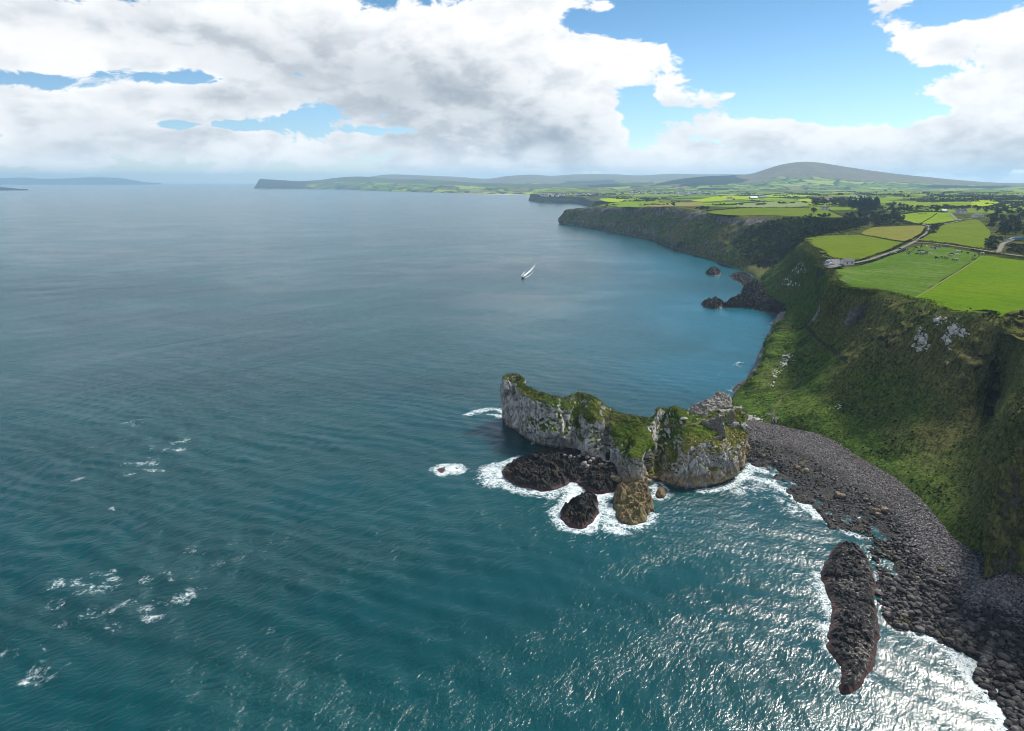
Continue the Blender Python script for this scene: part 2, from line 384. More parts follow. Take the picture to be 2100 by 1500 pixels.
BAY = [
    [(1546, 584, 0), (1582, 556, 10), (1616, 524, 31), (1636, 503, 51), (1668, 486, 61)],
    [(1528, 594, 0), (1566, 572, 10), (1606, 545, 30), (1632, 520, 49), (1652, 495, 61)],
    [(1556, 622, 0), (1584, 606, 10), (1615, 572, 28), (1642, 540, 47), (1668, 515, 61)],
    [(1600, 648, 0), (1618, 628, 10), (1636, 590, 27), (1658, 560, 45), (1688, 540, 61)],
    [(1606, 655, 0), (1620, 644, 13), (1642, 600, 30), (1662, 568, 46), (1692, 548, 61.5)],
    [(1583, 674, 0), (1604, 664, 14), (1648, 642, 27), (1677, 600, 45), (1702, 554, 62)],
    [(1575, 702, 0), (1592, 680, 15), (1650, 668, 25.5), (1692, 616, 43.5), (1712, 568, 62)],
    [(1560, 742, 0), (1577, 704, 16), (1642, 692, 23.5), (1692, 642, 41), (1716, 583, 61.5)],
    [(1537, 773, 0), (1570, 740, 13), (1640, 728, 18), (1712, 662, 37.5), (1745, 591, 61)],
    [(1512, 797, 0), (1550, 784, 8), (1632, 770, 12.5), (1724, 690, 34.5), (1790, 594, 61)],
    [(1505, 830, 1.5), (1548, 818, 6), (1634, 798, 10.5), (1744, 708, 34), (1830, 602, 61)],
    [(1535, 868, 3), (1580, 848, 6.5), (1662, 810, 13), (1772, 718, 36), (1868, 612, 61)],
    [(1610, 880, 3.5), (1640, 860, 7), (1712, 810, 16), (1802, 722, 38), (1902, 622, 61)],
    [(1690, 900, 3.5), (1716, 870, 8), (1772, 815, 18), (1842, 732, 38.5), (1938, 637, 61)],
    [(1760, 944, 3.5), (1786, 905, 9), (1832, 835, 20), (1888, 745, 38.5), (1986, 641, 61)],
    [(1830, 985, 3.5), (1856, 940, 9), (1898, 862, 20), (1944, 765, 37.5), (2030, 646, 60)],
    [(1880, 1025, 3.5), (1912, 968, 10), (1958, 878, 21), (2004, 785, 36), (2056, 658, 59)],
    [(1920, 1068, 3.5), (1962, 998, 11), (2010, 890, 23), (2040, 795, 33), (2066, 682, 56)],
    [(1952, 1106, 3.5), (1990, 1030, 13), (2036, 905, 30), (2080, 800, 45), (2125, 700, 60)],
    [(1990, 1132, 3.5), (2022, 1050, 16), (2066, 930, 33), (2115, 830, 47), (2180, 740, 60)],
    [(2020, 1150, 3), (2024, 1082, 13.5), (2042, 968, 31.5), (2090, 878, 44.5), (2200, 800, 58)],
    [(2008, 1207, 2), (2034, 1110, 15), (2072, 962, 36.5), (2112, 878, 46.5), (2210, 830, 57)],
    [(2058, 1180, 3), (2074, 1102, 14.5), (2096, 1000, 29.5), (2135, 900, 43.5), (2240, 850, 56)],
    [(2110, 1186, 3), (2126, 1110, 14), (2150, 1000, 29.5), (2200, 900, 43.5), (2300, 850, 56)],
    [(2200, 1180, 3), (2216, 1110, 14), (2250, 1000, 29.5), (2300, 900, 43.5), (2400, 850, 56)],
]
bay_ctrl = [[at(*q) for q in st] for st in BAY]
for ex in ((45, -6), (110, -14), (230, -20), (480, 0)):          # the cliff goes on beyond the picture
    bay_ctrl.append([q + np.array([ex[0], ex[1] + 6 * i, 0.0]) for i, q in enumerate([at(*p) for p in BAY[-1]])])
FARC = [  # the dark cliff beyond, photo pixels: shore and edge
    [(1083, 411.5), (1088, 398)], [(1100, 414.5), (1110, 399)], [(1135, 416.5), (1145, 400.5)], [(1168, 417), (1176, 403)], [(1196, 420.5), (1200, 407)], [(1212, 425), (1225, 412)],
]
far_ctrl = []
for (s, e) in FARC:
    a = at(*s, 0); p = [a]
    for t, k in ((.35, .35), (.75, .6), (1, .3)): p.append(solve(s[0] + (e[0] - s[0]) * t, s[1] + (e[1] - s[1]) * t, p[-1], k))
    far_ctrl.append(p)

edge_pts = [p[-1] for p in far_ctrl] + [p[-1] for p in mid_ctrl] + [p[-1] for p in bay_ctrl[1:]]
HP = np.array(edge_pts + [at(*q) for q in [(1720, 540, 62), (1780, 520, 62.5), (1860, 505, 63), (1960, 505, 63.5), (2090, 520, 64), (1880, 575, 61.5), (2000, 580, 62), (2100, 600, 62.5), (1900, 478, 64), (1960, 470, 65), (2060, 470, 66),
     (1850, 446, 65), (2000, 440, 68), (2100, 440, 69), (1690, 428, 69), (1600, 428, 69), (1500, 424, 66), (1400, 414, 56), (1750, 420, 70), (1900, 415, 70), (2050, 410, 70), (1300, 408, 48), (1500, 402, 60), (1700, 402, 66), (1900, 398, 66), (2080, 396, 66), (1250, 402, 44), (1200, 400, 42)]]
     + [np.array(q, float) for q in [(3000, 4200, 55), (1500, 4700, 50), (400, 5200, 42), (2500, 5600, 50), (5200, 5600, 50), (900, 6500, 40), (4000, 3000, 66), (2500, 1500, 70), (1500, 700, 66), (800, 300, 63), (500, 180, 60)]])
def hland(X, Y):
    X = np.asarray(X, float).ravel(); Y = np.asarray(Y, float).ravel(); out = np.zeros_like(X)
    for i in range(0, len(X), 20000):
        x = X[i:i + 20000, None]; y = Y[i:i + 20000, None]
        d2 = (x - HP[:, 0]) ** 2 + (y - HP[:, 1]) ** 2 + 25.0
        wgt = d2 ** -1.4; out[i:i + 20000] = (wgt * HP[:, 2]).sum(1) / wgt.sum(1)
    return out

def finish_ctrl(ctrl, inl):         # add a foot under water and a shelf under the turf
    out = []
    for i_, p in enumerate(ctrl):
        inland = inl if np.isscalar(inl) else inl(i_)
        p = [np.array(q, float) for q in p]
        d = p[-1] - p[0]; d[2] = 0; d /= np.linalg.norm(d)
        foot = p[0] - d * 3 + np.array([0, 0, -4.0]); back = p[-1] + d * inland; back[2] = hland(back[0], back[1])[0] - .9
        out.append([foot] + p + [back])
    return np.array(out)

def paint(P, spots):                   # sum of soft round patches (centre, radius)
    t = np.zeros(len(P))
    for (c, r) in spots: t = np.maximum(t, 1 - sstep(np.linalg.norm(P - c, axis=1), r * .45, r))
    return t

# ---- mid cliffs
mc = mid_ctrl
tail = [q + np.array([70.0, 110.0, 0]) for q in mc[0]]; tail2 = [q + np.array([210.0, 330.0, 0]) for q in mc[0]]
G, qs, ql = loft(finish_ctrl([tail2, tail] + mc, 30), 2.6, 2.0)
N = gnorm(G); P = G.reshape(-1, 3); nf = N.reshape(-1, 3)
lv = np.broadcast_to(ql, G.shape[:2]).ravel(); sv = np.broadcast_to(qs[:, None], G.shape[:2]).ravel()
w_edge = sstep(lv, .7, 1.5) * (1 - sstep(lv, 4.2, 5.2))
w_rock = (1 - sstep(sv, 10.8, 12.2))
bval, bedge = blocks(P * [1, 1, .5], 12, 411)
big_n = fbm(P * [1, 1, .25], 55, 4, 3, ridged=True); med = fbm(P * [1, 1, .6], 14, 4, 9, ridged=True)
disp = (big_n * 12 + med * 3.0 + bval * 3.2) * w_edge * (.35 + .65 * w_rock)
for (u, v, r_, dep) in [(1424, 512, 11, 17), (1459, 520, 12, 19), (1400, 506, 7, 9)]:
    c_ = solve(u, v, at(u, v + 9, 0), .35); dd_ = np.linalg.norm((P - c_) * [1, .6, 1.0], axis=1); disp = disp * sstep(dd_, r_ * .6, r_ * 1.2) - dep * (1 - sstep(dd_, r_ * .45, r_))
P2 = P + nf * np.stack([disp, disp, disp * .35], 1)
P2[:, 2] = np.where(lv > 1.05, np.maximum(P2[:, 2], .4), P2[:, 2])
G2 = P2.reshape(G.shape); N2 = gnorm(G2).reshape(-1, 3)
steep = 1 - N2[:, 2]
rock = np.clip(.30 * fbm(P * [1, 1, 3], 24, 4, 33) + sstep(steep, .42, .75) * .55 + sstep(3.0 - P2[:, 2], 0, 2.5) * .9 + (np.exp(-((lv - 4.3) / .5) ** 2) * .62 + np.exp(-((lv - 1.9) / .5) ** 2) * .35) * w_rock + .18 * fbm(P, 30, 3, 5) - .05, 0, 1) * (.25 + .75 * w_rock)
lime = np.clip(.34 + .6 * fbm(P, 40, 3, 21), 0, .8) * sstep(P2[:, 2], 5, 14)
rock = sstep(rock + .34 * fbm(P * [1, 1, 1.6], 34, 4, 35), .22, .62); lime = np.clip(lime * .6 + .30, 0, .85)
A = np.stack([rock, lime, np.clip(.35 + .5 * fbm(P, 90, 3, 8), 0, 1), sstep(4 - P2[:, 2], 0, 3) * .35], 1)
MIDO = tag(obj('coastal_cliff', grid_mesh('coastal_cliff', G2, M_MID, {'mat': A, 'st': np.stack([sv * 0 + np.broadcast_to(np.arange(G.shape[0])[:, None] * .9, G.shape[:2]).ravel(), np.broadcast_to(np.arange(G.shape[1])[None] * .9, G.shape[:2]).ravel(), lv * 0, lv], 1)})), 'long dark cliff with grassy ledges running out to the far point', kind='structure')

# caves at the foot of the mid cliff are built as dark hollows pushed into the rock (see the arch pieces below)

# ---- the far cliff
G, qs, ql = loft(finish_ctrl(far_ctrl, 60), 10, 3.0)
N = gnorm(G).reshape(-1, 3); P = G.reshape(-1, 3); lv = np.broadcast_to(ql, G.shape[:2]).ravel()
d = fbm(P * [1, 1, .3], 70, 4, 31, ridged=True) * 11 * sstep(lv, .7, 1.5) * (1 - sstep(lv, 3.2, 4))
P2 = P + N * np.stack([d, d, d * .2], 1); P2[:, 2] = np.where(lv > 1.05, np.maximum(P2[:, 2], .4), P2[:, 2])
st = 1 - gnorm(P2.reshape(G.shape)).reshape(-1, 3)[:, 2]
A = np.stack([np.clip(sstep(st, .25, .6) * .8 + .1, 0, 1), st * 0 + .12, st * 0 + .4, st * 0], 1)
tag(obj('far_coastal_cliff', grid_mesh('far_coastal_cliff', P2.reshape(G.shape), M_MID, {'mat': A, 'st': P2[:, [0, 1, 2, 2]] * .2})), 'distant dark sea cliff below the wooded town', kind='structure')

# ---- bay hillside
G, qs, ql = loft(finish_ctrl(bay_ctrl, lambda i: 24 if i < 17 else 24 + min(60, (i - 16) * 20)), .75, .62)
N = gnorm(G); P = G.reshape(-1, 3); nf = N.reshape(-1, 3)
lv = np.broadcast_to(ql, G.shape[:2]).ravel(); sv = np.broadcast_to(qs[:, None], G.shape[:2]).ravel()
w_edge = sstep(lv, .9, 1.8) * (1 - sstep(lv, 4.5, 5.05))
sea_side = 1 - sstep(sv, 8.6, 9.8)                               # the chalk cliffs of the spur
butt = np.exp(-((sv - 21.6) / 1.5) ** 2)                          # the dark buttress by the boulders
gully = np.exp(-((sv - 17.0) / .45) ** 2) * sstep(lv, 2.8, 3.6)
crag = np.clip(np.exp(-((lv - 4.3) / .55) ** 2) * sstep(sv, 5.6, 7) * (1 - sstep(sv, 16.5, 18)) , 0, 1)
ST = np.stack([np.broadcast_to(np.arange(G.shape[0])[:, None] * .75, G.shape[:2]).ravel(), np.broadcast_to(np.arange(G.shape[1])[None] * .62, G.shape[:2]).ravel(), lv * 0], 1)
fall = fbm(ST / [9, 55, 1], 1.0, 4, 15, ridged=True); bval, bedge = blocks(P * [1, 1, .7], 4.5, 401); bv2, be2 = blocks(P * [1, 1, .8], 1.7, 405)
big_n = fbm(P * [1, 1, .55], 34, 4, 13); rid = fbm(P * [1, 1, .35], 13, 4, 17, ridged=True); fine = fbm(P, 3.2, 4, 19); tuss = fbm(P, 1.4, 3, 23)
rocky = np.clip(crag * .8 + butt + sea_side * np.exp(-((lv - 1.5) / .6) ** 2), 0, 1)
disp = (big_n * 3.0 + rid * .7 + fine * .5 + tuss * .22 + fall * 1.3) * w_edge + (bval * 1.1 + bv2 * .45 - .5 * sstep(.12 - bedge, 0, .12)) * rocky * w_edge + rid * 1.5 * crag * w_edge + rid * 2.0 * sea_side * w_edge * np.exp(-((lv - 1.7) / .8) ** 2) + (rid * 1.6 + fine * .9) * butt * w_edge - gully * 3.0
P2 = P + nf * disp[:, None]
P2[:, 2] = np.where((lv > 1.05), np.maximum(P2[:, 2], .3), P2[:, 2])
G2 = P2.reshape(G.shape); N2 = gnorm(G2).reshape(-1, 3); steep = 1 - N2[:, 2]
cragn = fbm(P, 16, 4, 41)
rock = crag * np.clip(.10 + .75 * cragn + sstep(steep, .3, .6) * .25, 0, 1)
rock = np.maximum(rock, sea_side * np.exp(-((lv - 1.4) / .5) ** 2) * sstep(sv, 3.5, 4.5) * .9)
rock = np.maximum(rock, sea_side * (1 - sstep(sv, 3.6, 4.4)) * (1 - sstep(P2[:, 2], 5, 15)) * .9)
rock = np.maximum(rock, butt * np.clip(.36 + .5 * fbm(P, 7, 4, 43) + .25 * (1 - sstep(lv, 2.2, 3.4)), 0, 1) * .85)
rock = np.maximum(rock, gully * .6 * sstep(fbm(P, 5, 3, 47), -.1, .3))
rock = np.maximum(rock, sstep(1.8 - P2[:, 2], 0, 1.5) * (sv < 11))
limeS = [(at(1690, 640, 40), 20), (at(1672, 660, 30), 12), (at(1560, 740, 8), 40), (at(1600, 760, 12), 22), (at(1590, 660, 8), 22)]
lime = np.clip(paint(P2, limeS) * .9 + sea_side * sstep(sv, 4.2, 5.0) * .8 + butt * .30, 0, 1) * .85
rock = np.clip(np.maximum(rock, paint(P2, [(at(1690, 640, 40), 13), (at(1672, 668, 30), 9)]) * .75), 0, 1)
dry = np.clip(.20 + .35 * fbm(P, 45, 3, 53) + sstep(sv, 12.5, 19) * .30 + crag * .35 + butt * .2 - .25 * (1 - sstep(lv, 1.4, 2.6)), 0, 1)
A = np.stack([rock, lime, dry, sstep(2.5 - P2[:, 2], 0, 2) * .5 * sea_side], 1)
BAYO = tag(obj('hillside', grid_mesh('hillside', G2, M_BAY, {'mat': A, 'st': np.c_[ST, lv * 0 + 1]})), 'steep grassy bay slope under the green cliff-top fields', kind='structure')

# ---- the farmland behind the cliffs
edge_loop = [p[-1] for p in far_ctrl[::1]] + [tail2[-1], tail[-1]] + [p[-1] for p in mid_ctrl[:-1]] + [p[-1] for p in bay_ctrl]
outline = np.array([q[:2] for q in edge_loop] + [(1500, 150), (3200, 500), (9500, 3200), (9500, 7000), (600, 7200), (at(1075, 400, 20)[0] + 80, 5300)])
def inset(L, dist):
    L = np.asarray(L); return L
def tens(a): return np.array(a, float)
xs = np.unique(np.concatenate([np.arange(60, 1000, 9.0), np.arange(1000, 2600, 22.0), np.arange(2600, 9600, 110.0)]))
ys = np.unique(np.concatenate([np.arange(80, 1500, 9.0), np.arange(1500, 3500, 26.0), np.arange(3500, 7200, 80.0)]))
X, Y = np.meshgrid(xs, ys, indexing='ij'); PP = np.stack([X.ravel(), Y.ravel()], 1)
ins = inside(PP, outline); dd = seg_dist(PP, outline[:len(edge_loop)])
Z = hland(PP[:, 0], PP[:, 1]) - .35
und = fbm(np.c_[PP, PP[:, :1] * 0], 160, 3, 61) * 2.2 * sstep(dd, 20, 160) + fbm(np.c_[PP, PP[:, :1] * 0], 480, 3, 63) * 6 * sstep(dd, 200, 700)
Z = Z + und
def land_z(x, y):
    x = np.atleast_1d(np.asarray(x, float)); y = np.atleast_1d(np.asarray(y, float)); q = np.stack([x, y], 1)
    dd = seg_dist(q, outline[:len(edge_loop)]); q3 = np.c_[q, q[:, :1] * 0]
    return hland(x, y) - .35 + fbm(q3, 160, 3, 61) * 2.2 * sstep(dd, 20, 160) + fbm(q3, 480, 3, 63) * 6 * sstep(dd, 200, 700)
keep = (ins & (dd > 3)).reshape(X.shape)
cell = keep[:-1, :-1] & keep[1:, :-1] & keep[:-1, 1:] & keep[1:, 1:]

m, n, b = mat('rough_farmland', .95, .0); M_FARM = m
p = n.pos(); a1 = n.noise(p, .011, 5, .62); a2 = n.noise(p, .07, 5, .65); a3 = n.noise(p, .5, 4, .65)
vv = n.vmath('ADD', n.scale(p, (1, .72, 0)), n.vmath('MULTIPLY', n.noise(p, .004, 2, out=1), (120., 120., 0)))
cc = n.voro(vv, 1 / 165.0, 'F1', 1); ce = n.voro(vv, 1 / 165.0, 'DISTANCE_TO_EDGE'); cr, cg, cb = n.sepc(cc)[:3]
scrub = n.mix(n.ss(a2, .38, .62), (.026, .040, .012), (.085, .088, .026))
fld = n.ramp(cr, [(0, (.16, .25, .016)), (.3, (.22, .30, .018)), (.5, (.11, .17, .022)), (.62, (.28, .33, .022)), (.8, (.17, .20, .04)), (1, (.23, .20, .06))], 'CONSTANT')
fld = n.mix(n.ss(a2, .3, .7, 0, .35), fld, (.07, .10, .02))
yy = n.sep(p)[1]
isf = n.math('MULTIPLY', n.ss(cg, .28, .30), n.ss(n.math('ADD', yy, n.math('MULTIPLY', n.sep(p)[0], .25)), 1250, 1500))
isf = n.math('MULTIPLY', isf, n.ss(ce, .02, .035))
col = n.mix(isf, scrub, fld)
col = n.mix(n.math('MULTIPLY', n.ss(a3, .55, .3), .45), col, n.vmath('MULTIPLY', col, (.5,) * 3))
n.put(b.inputs['Base Color'], col); n.put(b.inputs['Normal'], n.bump(n.math('ADD', a3, a2), .6, 1.0))
LANDO = tag(obj('farmland', grid_mesh('farmland', np.stack([X, Y, Z.reshape(X.shape)], -1), M_FARM, mask=cell)), 'patchwork farmland on the plateau behind the cliffs', kind='structure')

# ------------------------------------------------------------------ hills and far shores
def hill_mat(name, fields, heath, wood=None, fsize=190.):
    m, n, b = mat(name, .95, .0); p = n.pos(); a = n.attr('mat'); r, g, bl = n.sepc(a)[:3]     # r: up the hill, g: forest, b: bare rock
    vv = n.vmath('ADD', n.scale(p, (1, .55, 0)), n.vmath('MULTIPLY', n.noise(p, .0025, 3, out=1), (fsize * 1.2, fsize * 1.2, 0)))
    cc = n.voro(vv, 1 / fsize, 'F1', 1); ce = n.voro(vv, 1 / fsize, 'DISTANCE_TO_EDGE'); cr, cg, cb = n.sepc(cc)[:3]
    a1 = n.noise(p, .004, 5, .65); a2 = n.noise(p, .018, 5, .7)
    f = n.ramp(cr, fields, 'CONSTANT')
    tree = n.math('MAXIMUM', n.ss(ce, .075, .045), n.ss(n.math('ADD', a2, n.math('MULTIPLY', cg, .1)), .58, .62))
    f = n.mix(tree, f, (.022, .034, .016))
    hcol = n.mix(n.ss(a1, .35, .65), heath[0], heath[1]); hcol = n.mix(n.ss(a2, .4, .65, 0, .5), hcol, heath[2])
    c = n.mix(n.ss(n.math('ADD', r, n.math('MULTIPLY', n.math('SUBTRACT', a1, .5), .5)), .42, .56), f, hcol)
    c = n.mix(n.ss(n.math('ADD', g, n.math('MULTIPLY', n.math('SUBTRACT', n.noise(p, .006, 3), .5), .35)), .45, .52), c, n.mix(a2, (.010, .018, .010), (.024, .034, .016)))
    c = n.mix(n.ss(bl, .4, .6), c, n.mix(n.noise(n.scale(p, (1, 1, .15)), .03, 4, .7), (.012, .012, .012), (.07, .06, .05)))
    n.put(b.inputs['Base Color'], c); n.put(b.inputs['Normal'], n.bump(n.math('ADD', a2, n.noise(p, .05, 4, .7)), .8, 12.0))
    return m
GREENS = [(0, (.18, .28, .035)), (.25, (.24, .33, .045)), (.45, (.12, .19, .035)), (.6, (.29, .35, .055)), (.78, (.15, .17, .06)), (.9, (.22, .20, .09))]
M_HILL = hill_mat('hill_fields_and_heath', GREENS, [(.14, .10, .085), (.17, .145, .08), (.10, .12, .045)])
M_HEADL = hill_mat('headland_heath', GREENS, [(.05, .075, .03), (.11, .12, .045), (.08, .07, .045)], fsize=260.)

def ridge(name, crest, base, M, label, seed, nmid=3, bulge=.25, res=40, amp=12, forest=None, cliff=None, heath0=.45, back=1500):
    # crest: (u, v, y); base: (u, v, z)  -- lofted with a falling back side
    us = np.array([c[0] for c in crest], float); rows = []
    bu = np.array([q[0] for q in base], float); bv = np.array([q[1] for q in base], float); bz = np.array([q[2] for q in base], float)
    for (u, v, y) in crest:
        c = at_y(u, v, y); bp = at(u, np.interp(u, bu, bv), np.interp(u, bu, bz)); row = [bp + np.array([0, -20, -14.0]), bp]
        for k in range(1, nmid + 1):
            t = k / (nmid + 1); q = bp + (c - bp) * t; q[2] = bp[2] + (c[2] - bp[2]) * (t ** (1 + bulge)); row.append(q)
        d = c.copy(); d[:2] /= np.linalg.norm(d[:2]); d[2] = 0
        b1 = c + d * back * .25; b1[2] = c[2] - 12; b2 = c + d * back; b2[2] = -12
        rows.append(row + [c, b1, b2])
    G, qs, ql = loft(np.array(rows), res, res)
    Nn = gnorm(G).reshape(-1, 3); P = G.reshape(-1, 3); lv = np.broadcast_to(ql, G.shape[:2]).ravel(); sv = np.broadcast_to(qs[:, None], G.shape[:2]).ravel()
    top = nmid + 2; wt = sstep(lv, 1.0, 1.8) * (1 - .75 * sstep(lv, top - 1.2, top - .1))
    P2 = P.copy(); P2[:, 2] += (fbm(P, 900, 4, seed) * amp * 2 + fbm(P, 220, 4, seed + 3) * amp) * wt
    P2[:, 2] = np.where(lv > 1.2, np.maximum(P2[:, 2], .5), P2[:, 2])
    uu = np.interp(sv, np.arange(len(us)), us); hh = (lv - 1) / (top - 1)
    fo = np.zeros(len(P)); ck = np.zeros(len(P))
    uf = uu + 30 * fbm(P, 700, 4, seed + 21) * (1 + .5 * hh) + 14 * fbm(P, 160, 3, seed + 22); hf = hh + .12 * fbm(P, 500, 3, seed + 23)
    if forest:
        for (u0, u1, h0, h1) in forest: fo = np.maximum(fo, sstep(uf, u0 - 6, u0 + 6) * (1 - sstep(uf, u1 - 6, u1 + 6)) * sstep(hf, h0 - .05, h0 + .05) * (1 - sstep(hf, h1 - .05, h1 + .05)))
    if cliff: ck = cliff(uu, hh, P2)
    A = np.stack([hh * (1 - heath0) / .5 * .5 + heath0 * hh, fo, ck, fo * 0 + 1], 1)
    o = obj(name, grid_mesh(name, P2.reshape(G.shape), M, {'mat': A})); return tag(o, label, kind='structure')

ridge('far_hill', [(740, 366, 13000), (800, 358, 14500), (870, 360, 14500), (940, 363.5, 14500), (1000, 367, 14000), (1045, 361, 13500), (1090, 358.5, 13500), (1130, 361, 14000), (1180, 358, 14500), (1250, 357.5, 14500), (1310, 360, 14500), (1380, 357, 14500), (1440, 358, 14500), (1510, 358, 14500), (1600, 362, 14500), (1700, 366, 14500)],
      [(700, 384, 0), (900, 388, 10), (1100, 390, 10), (1400, 388, 30), (1700, 388, 60)], M_HILL, 'faint blue moorland hills along the horizon', 71, res=90, amp=10, heath0=.62, forest=[(1150, 1280, .3, .55)])
def fair_cliff(uu, hh, P): return np.clip((1 - sstep(uu, 545, 720)) * sstep(hh, .0, .05) * (1 - sstep(hh, .86, .93)), 0, 1)
ridge('far_headland', [(521, 386, 11450), (524.5, 381, 11450), (529, 373, 11450), (532.5, 367.5, 11450), (545, 367.8, 11500), (575, 369.5, 11600), (610, 371.5, 11600), (650, 370, 11800), (690, 365, 12000), (735, 362.5, 12200), (770, 364.5, 12000), (810, 368, 11600), (860, 368, 11000), (920, 371, 10300), (980, 375, 9800), (1040, 377, 9300), (1100, 378, 9000), (1180, 378, 8600), (1260, 376, 8400), (1340, 374, 8300)],
      [(521, 387.5, 0), (560, 388, 0), (640, 388.5, 0), (700, 389, 0), (760, 391.5, 0), (820, 393.5, 0), (900, 395.5, 0), (1000, 398.5, 0), (1090, 400, 2), (1200, 400, 12), (1340, 398, 30)], M_HEADL, 'long flat-topped headland with a sheer dark end cliff', 81, res=45, amp=7, heath0=.30, cliff=fair_cliff, bulge=-.3, forest=[(1200, 1290, .5, .8)], back=1400)
ridge('moorland_hill', [(1240, 391, 6200), (1300, 383, 6800), (1350, 375, 7200), (1400, 366.5, 7600), (1450, 362, 7800), (1500, 359.5, 7900), (1540, 356.5, 8000), (1570, 347.5, 8000), (1600, 338.5, 8000), (1630, 333.5, 8000), (1655, 332, 8000), (1685, 334.5, 8000), (1730, 342, 8000), (1780, 349.5, 8000), (1830, 356, 8000), (1880, 361.5, 8000), (1930, 366, 8200), (1980, 370.5, 8400), (2040, 374.5, 8600), (2110, 376, 8800), (2220, 377, 9000), (2400, 377, 9200)],
      [(1240, 394, 40), (1300, 393.5, 45), (1400, 392, 45), (1500, 391, 48), (1700, 389, 52), (1900, 388, 54), (2100, 387, 55), (2400, 386, 55)], M_HILL, 'broad moorland mountain with hedged fields on its lower slopes', 91, res=42, amp=9, heath0=.50, bulge=.35,
      forest=[(1405, 1512, .30, .98), (1330, 1420, .55, .97), (1425, 1500, -.2, .1), (1900, 2080, .02, .35)], back=2500)
ridge('distant_island', [(-160, 372, 23000), (-60, 367, 23000), (0, 366, 23000), (45, 364.5, 23000), (90, 367, 23000), (130, 366.5, 23000), (185, 364, 23000), (230, 364.5, 23000), (270, 369, 23000), (293, 373.5, 23000), (330, 376, 23000)],
      [(-160, 377.9, 0), (330, 377.9, 0)], M_HEADL, 'pale blue island low on the left horizon', 101, res=110, amp=8, heath0=.8, back=1500)
ridge('low_islet', [(-60, 384, 9000), (-10, 383.5, 9000), (15, 385.2, 9000), (35, 387.2, 9000), (57, 388.4, 9000)], [(-60, 389, 0), (57, 388.7, 0)], M_HEADL, 'low dark islet at the left edge of the sea', 105, res=25, amp=2, heath0=.9, cliff=lambda u, h, P: u * 0 + 1, back=300)
m, n, b = mat('pale_sand', .9, .1); b.inputs['Base Color'].default_value = (.42, .36, .26, 1)
sb = [at(u, v, .8) for u, v in [(950, 398.2), (1000, 399.2), (1050, 400.2), (1086, 400.8)]]; sb2 = [p + np.array([0, 170., 2.5]) for p in sb]
tag(obj('sandy_beach', grid_mesh('sandy_beach', np.stack([np.array(sb), np.array(sb2)], 1), m)), 'thin strip of pale sand across the bay', kind='structure')
# ------------------------------------------------------------------ the limestone headland
HD = [  # base (u, v, z), then (u, v, setback from the base in metres) up the face, over the edge, across the turf to the back edge
    [(1033, 866, 0), (1030, 845, .3), (1028.5, 810, .8), (1031, 777, 1.6), (1034, 771, 2.8), (1039, 767.5, 4)],
    [(1036, 872, 0), (1034, 850, .5), (1034, 812, 1.5), (1036, 779, 3), (1044, 771, 6), (1056, 766, 9)],
    [(1052, 880, 0), (1055, 860, 2), (1057, 826, 5), (1047, 788, 9), (1056, 778, 11.5), (1066, 770, 14)],
    [(1074, 886, 3), (1070, 882, -4), (1072, 846, 2), (1066, 803, 9.5), (1077, 796, 13), (1083, 794, 16)],
    [(1104, 889, 6), (1100, 890, -7), (1105, 855, -1), (1095, 822, 4), (1105, 812, 8), (1112, 807, 11)],
    [(1144, 896, 6), (1145, 897, -7), (1148, 862, -1), (1140, 832, 4), (1145, 820, 8), (1150, 814, 11)],
    [(1184, 923, 1), (1182, 906, 1), (1185, 870, 6), (1180, 840, 11), (1185, 822, 17), (1188, 810, 22)],
    [(1218, 940, 2.5), (1215, 920, 1.5), (1214, 890, 5), (1215, 862, 10.5), (1217, 838, 17), (1224, 816, 25)],
    [(1243, 946, 2.5), (1243, 925, 4), (1243, 895, 10), (1241, 864, 16), (1248, 848, 21), (1254, 836, 27)],
    [(1261, 958, 2), (1261, 935, 1.5), (1262, 912, 4), (1268, 885, 10.5), (1275, 862, 18), (1282, 849, 24)],
    [(1276, 990, 1), (1277, 968, 2), (1280, 938, 7), (1286, 905, 16), (1300, 875, 26), (1312, 854, 33)],
    [(1300, 1003, 0), (1300, 975, 1.2), (1299, 950, 2.8), (1298, 934, 6), (1310, 890, 22), (1330, 855, 34)],
    [(1322, 1000, 0), (1323, 975, .8), (1324, 955, 2.2), (1322, 938, 4.5), (1331, 890, 20), (1346, 842, 34)],
    [(1346, 986, 0), (1345, 974, 2.5), (1346, 954, 8), (1349, 926, 14), (1353, 896, 20), (1364, 838, 33)],
    [(1367, 995, 0), (1365, 983, .3), (1367, 969, 1.6), (1373, 954, 4.5), (1379, 905, 17), (1388, 836, 34)],
    [(1395, 1002, 0), (1395, 975, .8), (1397, 950, 2.4), (1401, 930, 5), (1403, 895, 16), (1405, 845, 35)],
    [(1435, 1002, 0), (1436, 972, 1.6), (1438, 940, 4.5), (1438, 913, 8), (1439, 893, 15), (1430, 851, 35)],
    [(1480, 992, 0), (1480, 968, 1.6), (1482, 940, 4.2), (1478, 914, 8.5), (1476, 894, 15), (1462, 862, 33)],
    [(1518, 968, 0), (1519, 952, 1.0), (1521, 935, 2.4), (1515, 919, 4.4), (1509, 902, 9), (1492, 878, 22)],
    [(1536, 940, 0), (1536, 931, .6), (1534, 920, 1.4), (1529, 908, 2.8), (1521, 896, 6), (1509, 884, 13)],
    [(1537, 930, 0), (1538, 924, .4), (1537, 915, .9), (1534, 905, 1.6), (1529, 894, 3.5), (1519, 884, 8)],
]
hc = []
